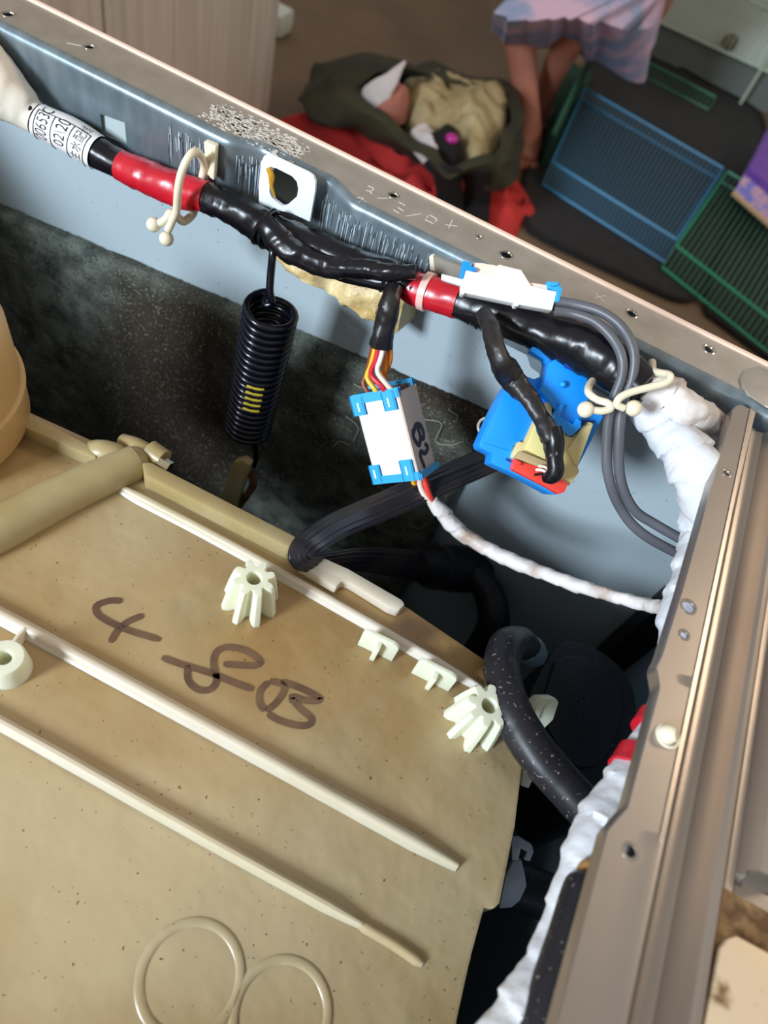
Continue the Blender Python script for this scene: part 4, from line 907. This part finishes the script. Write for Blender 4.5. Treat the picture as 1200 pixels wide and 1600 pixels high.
# star posts
def star_post(top, zt, rb, rt_, tw=0.0):
    c = at(*top, 'Z', zt); bm = bmesh.new(); L2 = []
    nl = 8; sg = nl * 8
    def ring(z, r, dp, hole=0):
        out = []
        for k in range(sg):
            a = 2 * math.pi * k / sg + tw; s_ = math.cos(nl * (a - tw)); s_ = max(-1, min(1, s_ * 1.9 + .35))
            q = r * (1 + dp * s_) if not hole else r
            out.append(bm.verts.new((c.x + math.cos(a) * q, c.y + math.sin(a) * q, z)))
        return out
    hgt = zt - PZ
    L2 = [ring(PZ - .001, rb, .26), ring(PZ + hgt * .5, (rb + rt_) / 2, .24), ring(zt - .0015, rt_, .2), ring(zt, rt_ * .93, .2), ring(zt, rt_ * .42, 0, 1), ring(zt - .002, rt_ * .38, 0, 1), ring(zt - hgt * .6, rt_ * .34, 0, 1)]
    for A_, B_ in zip(L2, L2[1:]):
        for k in range(sg): bm.faces.new((A_[k], A_[(k + 1) % sg], B_[(k + 1) % sg], B_[k]))
    bm.faces.new(L2[-1]); bm.faces.new(L2[0])
    return link('star_post', bm, post_m, th_)
star_post((397, 903), PZ + .025, .0116, .0090)
star_post((765, 1102), PZ + .025, .0122, .0094, .2)
# round boss at the left edge
c = at(6, 1027, 'Z', PZ + .013); bm = bmesh.new(); sg = 40; L2 = []
for r_, z in ((.0098, PZ), (.0088, PZ + .0115), (.008, PZ + .013), (.0036, PZ + .013), (.003, PZ + .0115), (.0028, PZ + .004)):
    L2.append([bm.verts.new((c.x + math.cos(6.2832 * k / sg) * r_, c.y + math.sin(6.2832 * k / sg) * r_, z)) for k in range(sg)])
for A_, B_ in zip(L2, L2[1:]):
    for k in range(sg): bm.faces.new((A_[k], A_[(k + 1) % sg], B_[(k + 1) % sg], B_[k]))
bm.faces.new(L2[0]); bm.faces.new(L2[-1]); link('round_boss', bm, post_m, th_)
rib('boss_web', [(18, 1018), (30, 1000), (44, 986)], 6, 1.4, rib_m)
# T tabs
def ttab(a_px, b_px):
    A_, B_ = at(*a_px, 'Z', PZ), at(*b_px, 'Z', PZ); u = (B_ - A_).normalized(); L_ = (B_ - A_).length; h = .0175; f_ = Vector((u.y, -u.x, 0))
    pts = [A_, B_, B_ + Vector((0, 0, h - .003)), B_ - u * .001 + Vector((0, 0, h - .001)), B_ - u * .0035 + Vector((0, 0, h)), A_ + u * .0035 + Vector((0, 0, h)), A_ + u * .001 + Vector((0, 0, h - .001)), A_ + Vector((0, 0, h - .003))]
    o = prism('tab', pts, -f_ * .0022, post_m, th_, bev=.0005)
    m_ = (A_ + B_) / 2
    q = prism('tab_web', [m_ - u * .0013, m_ + u * .0013, m_ + u * .0013 + Vector((0, 0, h - .0035)), m_ - u * .0013 + Vector((0, 0, h - .0035))], f_ * .0045, post_m, th_, bev=.0005)
ttab((558, 1008), (612, 1034)); ttab((642, 1052), (700, 1081))
# handwriting
z8 = lambda L: [[(a / 2.134, 850 + b / 2.134) for a, b in S] for S in L]
for S in z8([[(408, 190), (365, 190), (322, 207), (330, 238), (385, 270), (440, 292), (535, 320)], [(478, 238), (430, 258), (395, 285), (368, 328)],
    [(540, 378), (600, 400), (700, 430), (780, 462), (845, 485)],
    [(625, 405), (628, 455), (660, 485), (700, 485), (722, 455), (712, 400), (722, 360), (760, 344), (820, 356), (865, 388), (855, 404), (800, 404), (745, 400)],
    [(895, 460), (868, 490), (866, 530), (884, 556)], [(900, 456), (945, 470), (942, 500), (915, 535), (886, 556)],
    [(935, 458), (1000, 480), (1068, 518), (1020, 522), (972, 510), (1000, 548), (1038, 582), (1028, 604), (985, 604), (930, 588), (892, 566)]]):
    strokes('marker_stroke', [S], 'Z', PZ, 5.2, marker_m, th_, .00025)
# side clip and grey part at the plate's right edge
cl = empty('hose_clip', at(812, 1350, 'Z', -.16), 'greyish white spring clip at the right edge of the tub plate', 'clip')
Pc = at(800, 1360, 'Z', -.15); nc = CT
fac('clip_leaf', [(780, 1420), (790, 1370), (802, 1345), (815, 1345), (820, 1365), (823, 1385), (812, 1408), (800, 1418)], 0, .003, mat('smoky_plastic', (150, 155, 168), .3), cl, Pc, nc)
fac('clip_hook', [(800, 1309), (812, 1310), (832, 1322), (834, 1332), (828, 1346), (818, 1344), (824, 1332), (814, 1326), (810, 1345), (800, 1345)], .001, .003, mat('smoky_plastic', (150, 155, 168), .3), cl, Pc, nc)
tag(ptube('short_hose', [(780, 1375, 'Z', -.18, 34), (830, 1392, 'Z', -.18, 36), (900, 1420, 'Z', -.18, 36)], blackp, None, n=6, seg=20), 'short dusty black hose under the brace beside the clip', 'hose')
# ================================================================ amber tank at the left edge
tc_ = at(-125, 660, 'Z', PZ); tk = empty('amber_tank', tc_, 'tall amber plastic tank cut by the left edge of the photo', 'tank')
rT = (at(38, 700, 'Z', PZ) - tc_).length
bm = bmesh.new(); L2 = []; sg = 64
for z, r_ in ((PZ + .0005, rT * .86), (PZ + .003, rT * .95), (PZ + .008, rT), (PZ + .028, rT * 1.0), (PZ + .029, rT * 1.02), (PZ + .031, rT * 1.02), (PZ + .032, rT * .985), (PZ + .065, rT * .96), (PZ + .07, rT * .9), (PZ + .072, rT * .6)):
    L2.append([bm.verts.new((tc_.x + math.cos(6.2832 * k / sg) * r_, tc_.y + math.sin(6.2832 * k / sg) * r_, z)) for k in range(sg)])
for A_, B_ in zip(L2, L2[1:]):
    for k in range(sg): bm.faces.new((A_[k], A_[(k + 1) % sg], B_[(k + 1) % sg], B_[k]))
bm.faces.new(L2[0]); bm.faces.new(L2[-1]); link('tank_body', bm, tank_m, tk)
tube('tank_lid', [tc_ + Vector((0, 0, .0715)), tc_ + Vector((0, 0, .076))], [rT * .55, rT * .5], tank_m, tk, n=2, seg=32)
# ================================================================ black hose and pump cover
bh = empty('black_hose', at(830, 1150, 'Z', -.1), 'thick dusty black rubber hose over the corner of the tub plate', 'hose')
ptube('hose_body', [(826, 1016, 'Z', -.150, 22), (812, 1004, 'Z', -.128, 25), (792, 1010, 'Z', -.112, 28), (784, 1045, 'Z', -.105, 29), (795, 1095, 'Z', -.10, 30), (815, 1140, 'Z', -.1, 32), (845, 1185, 'Z', -.1, 33), (885, 1230, 'Z', -.1, 33), (925, 1275, 'Z', -.1, 33), (990, 1350, 'Z', -.1, 33)], rubber, bh, n=10, seg=24, wr=.03)
tag(ptube('end_cap', [(818, 1012, 'Z', -.138, 22), (828, 1016, 'Z', -.150, 24), (836, 1022, 'Z', -.160, 20)], greyplug, bh, n=6, seg=20), 'grey end cap')
pc = empty('pump_cover', at(920, 1120, 'Z', -.2), 'large black rounded plastic cover behind the hose', 'cover')
cv = [(850, 1040), (868, 1012), (888, 1000), (930, 1012), (968, 1040), (990, 1075), (995, 1120), (985, 1170), (955, 1230), (915, 1290), (860, 1240), (810, 1150), (825, 1090)]
B = ringpx(cv, -.19, 3)
bm = bmesh.new(); bm_prism(bm, B, Vector((0, 0, -.07)), .006); link('cover_shell', bm, blackp, pc)
B = ringpx([(868, 1030), (900, 1022), (945, 1045), (972, 1085), (970, 1130), (940, 1190), (890, 1190), (850, 1110)], -.186, 3)
bm = bmesh.new(); bm_prism(bm, B, Vector((0, 0, -.01)), .003); link('raised_face', bm, blackp, pc)
wcl = empty('white_latch', at(850, 1112, 'Z', -.11), 'small white plastic latch beside the dusty black hose', 'latch')
PL = at(850, 1112, 'Z', -.125)
fac('latch_body', [(830, 1102), (845, 1090), (868, 1090), (874, 1097), (865, 1125), (850, 1140), (838, 1135), (832, 1118)], 0, .008, post_m, wcl, PL, (CT + CR * .3).normalized(), .0012)
fac('latch_ridge', [(836, 1106), (848, 1096), (856, 1098), (846, 1112), (842, 1126), (836, 1120)], .002, .003, post_m, wcl, PL, (CT + CR * .3).normalized(), .0008)
fac('plate_tab', [(818, 1195), (828, 1200), (832, 1220), (826, 1232), (814, 1228)], 0, .004, post_m, th_, at(822, 1212, 'Z', -.13), CT)
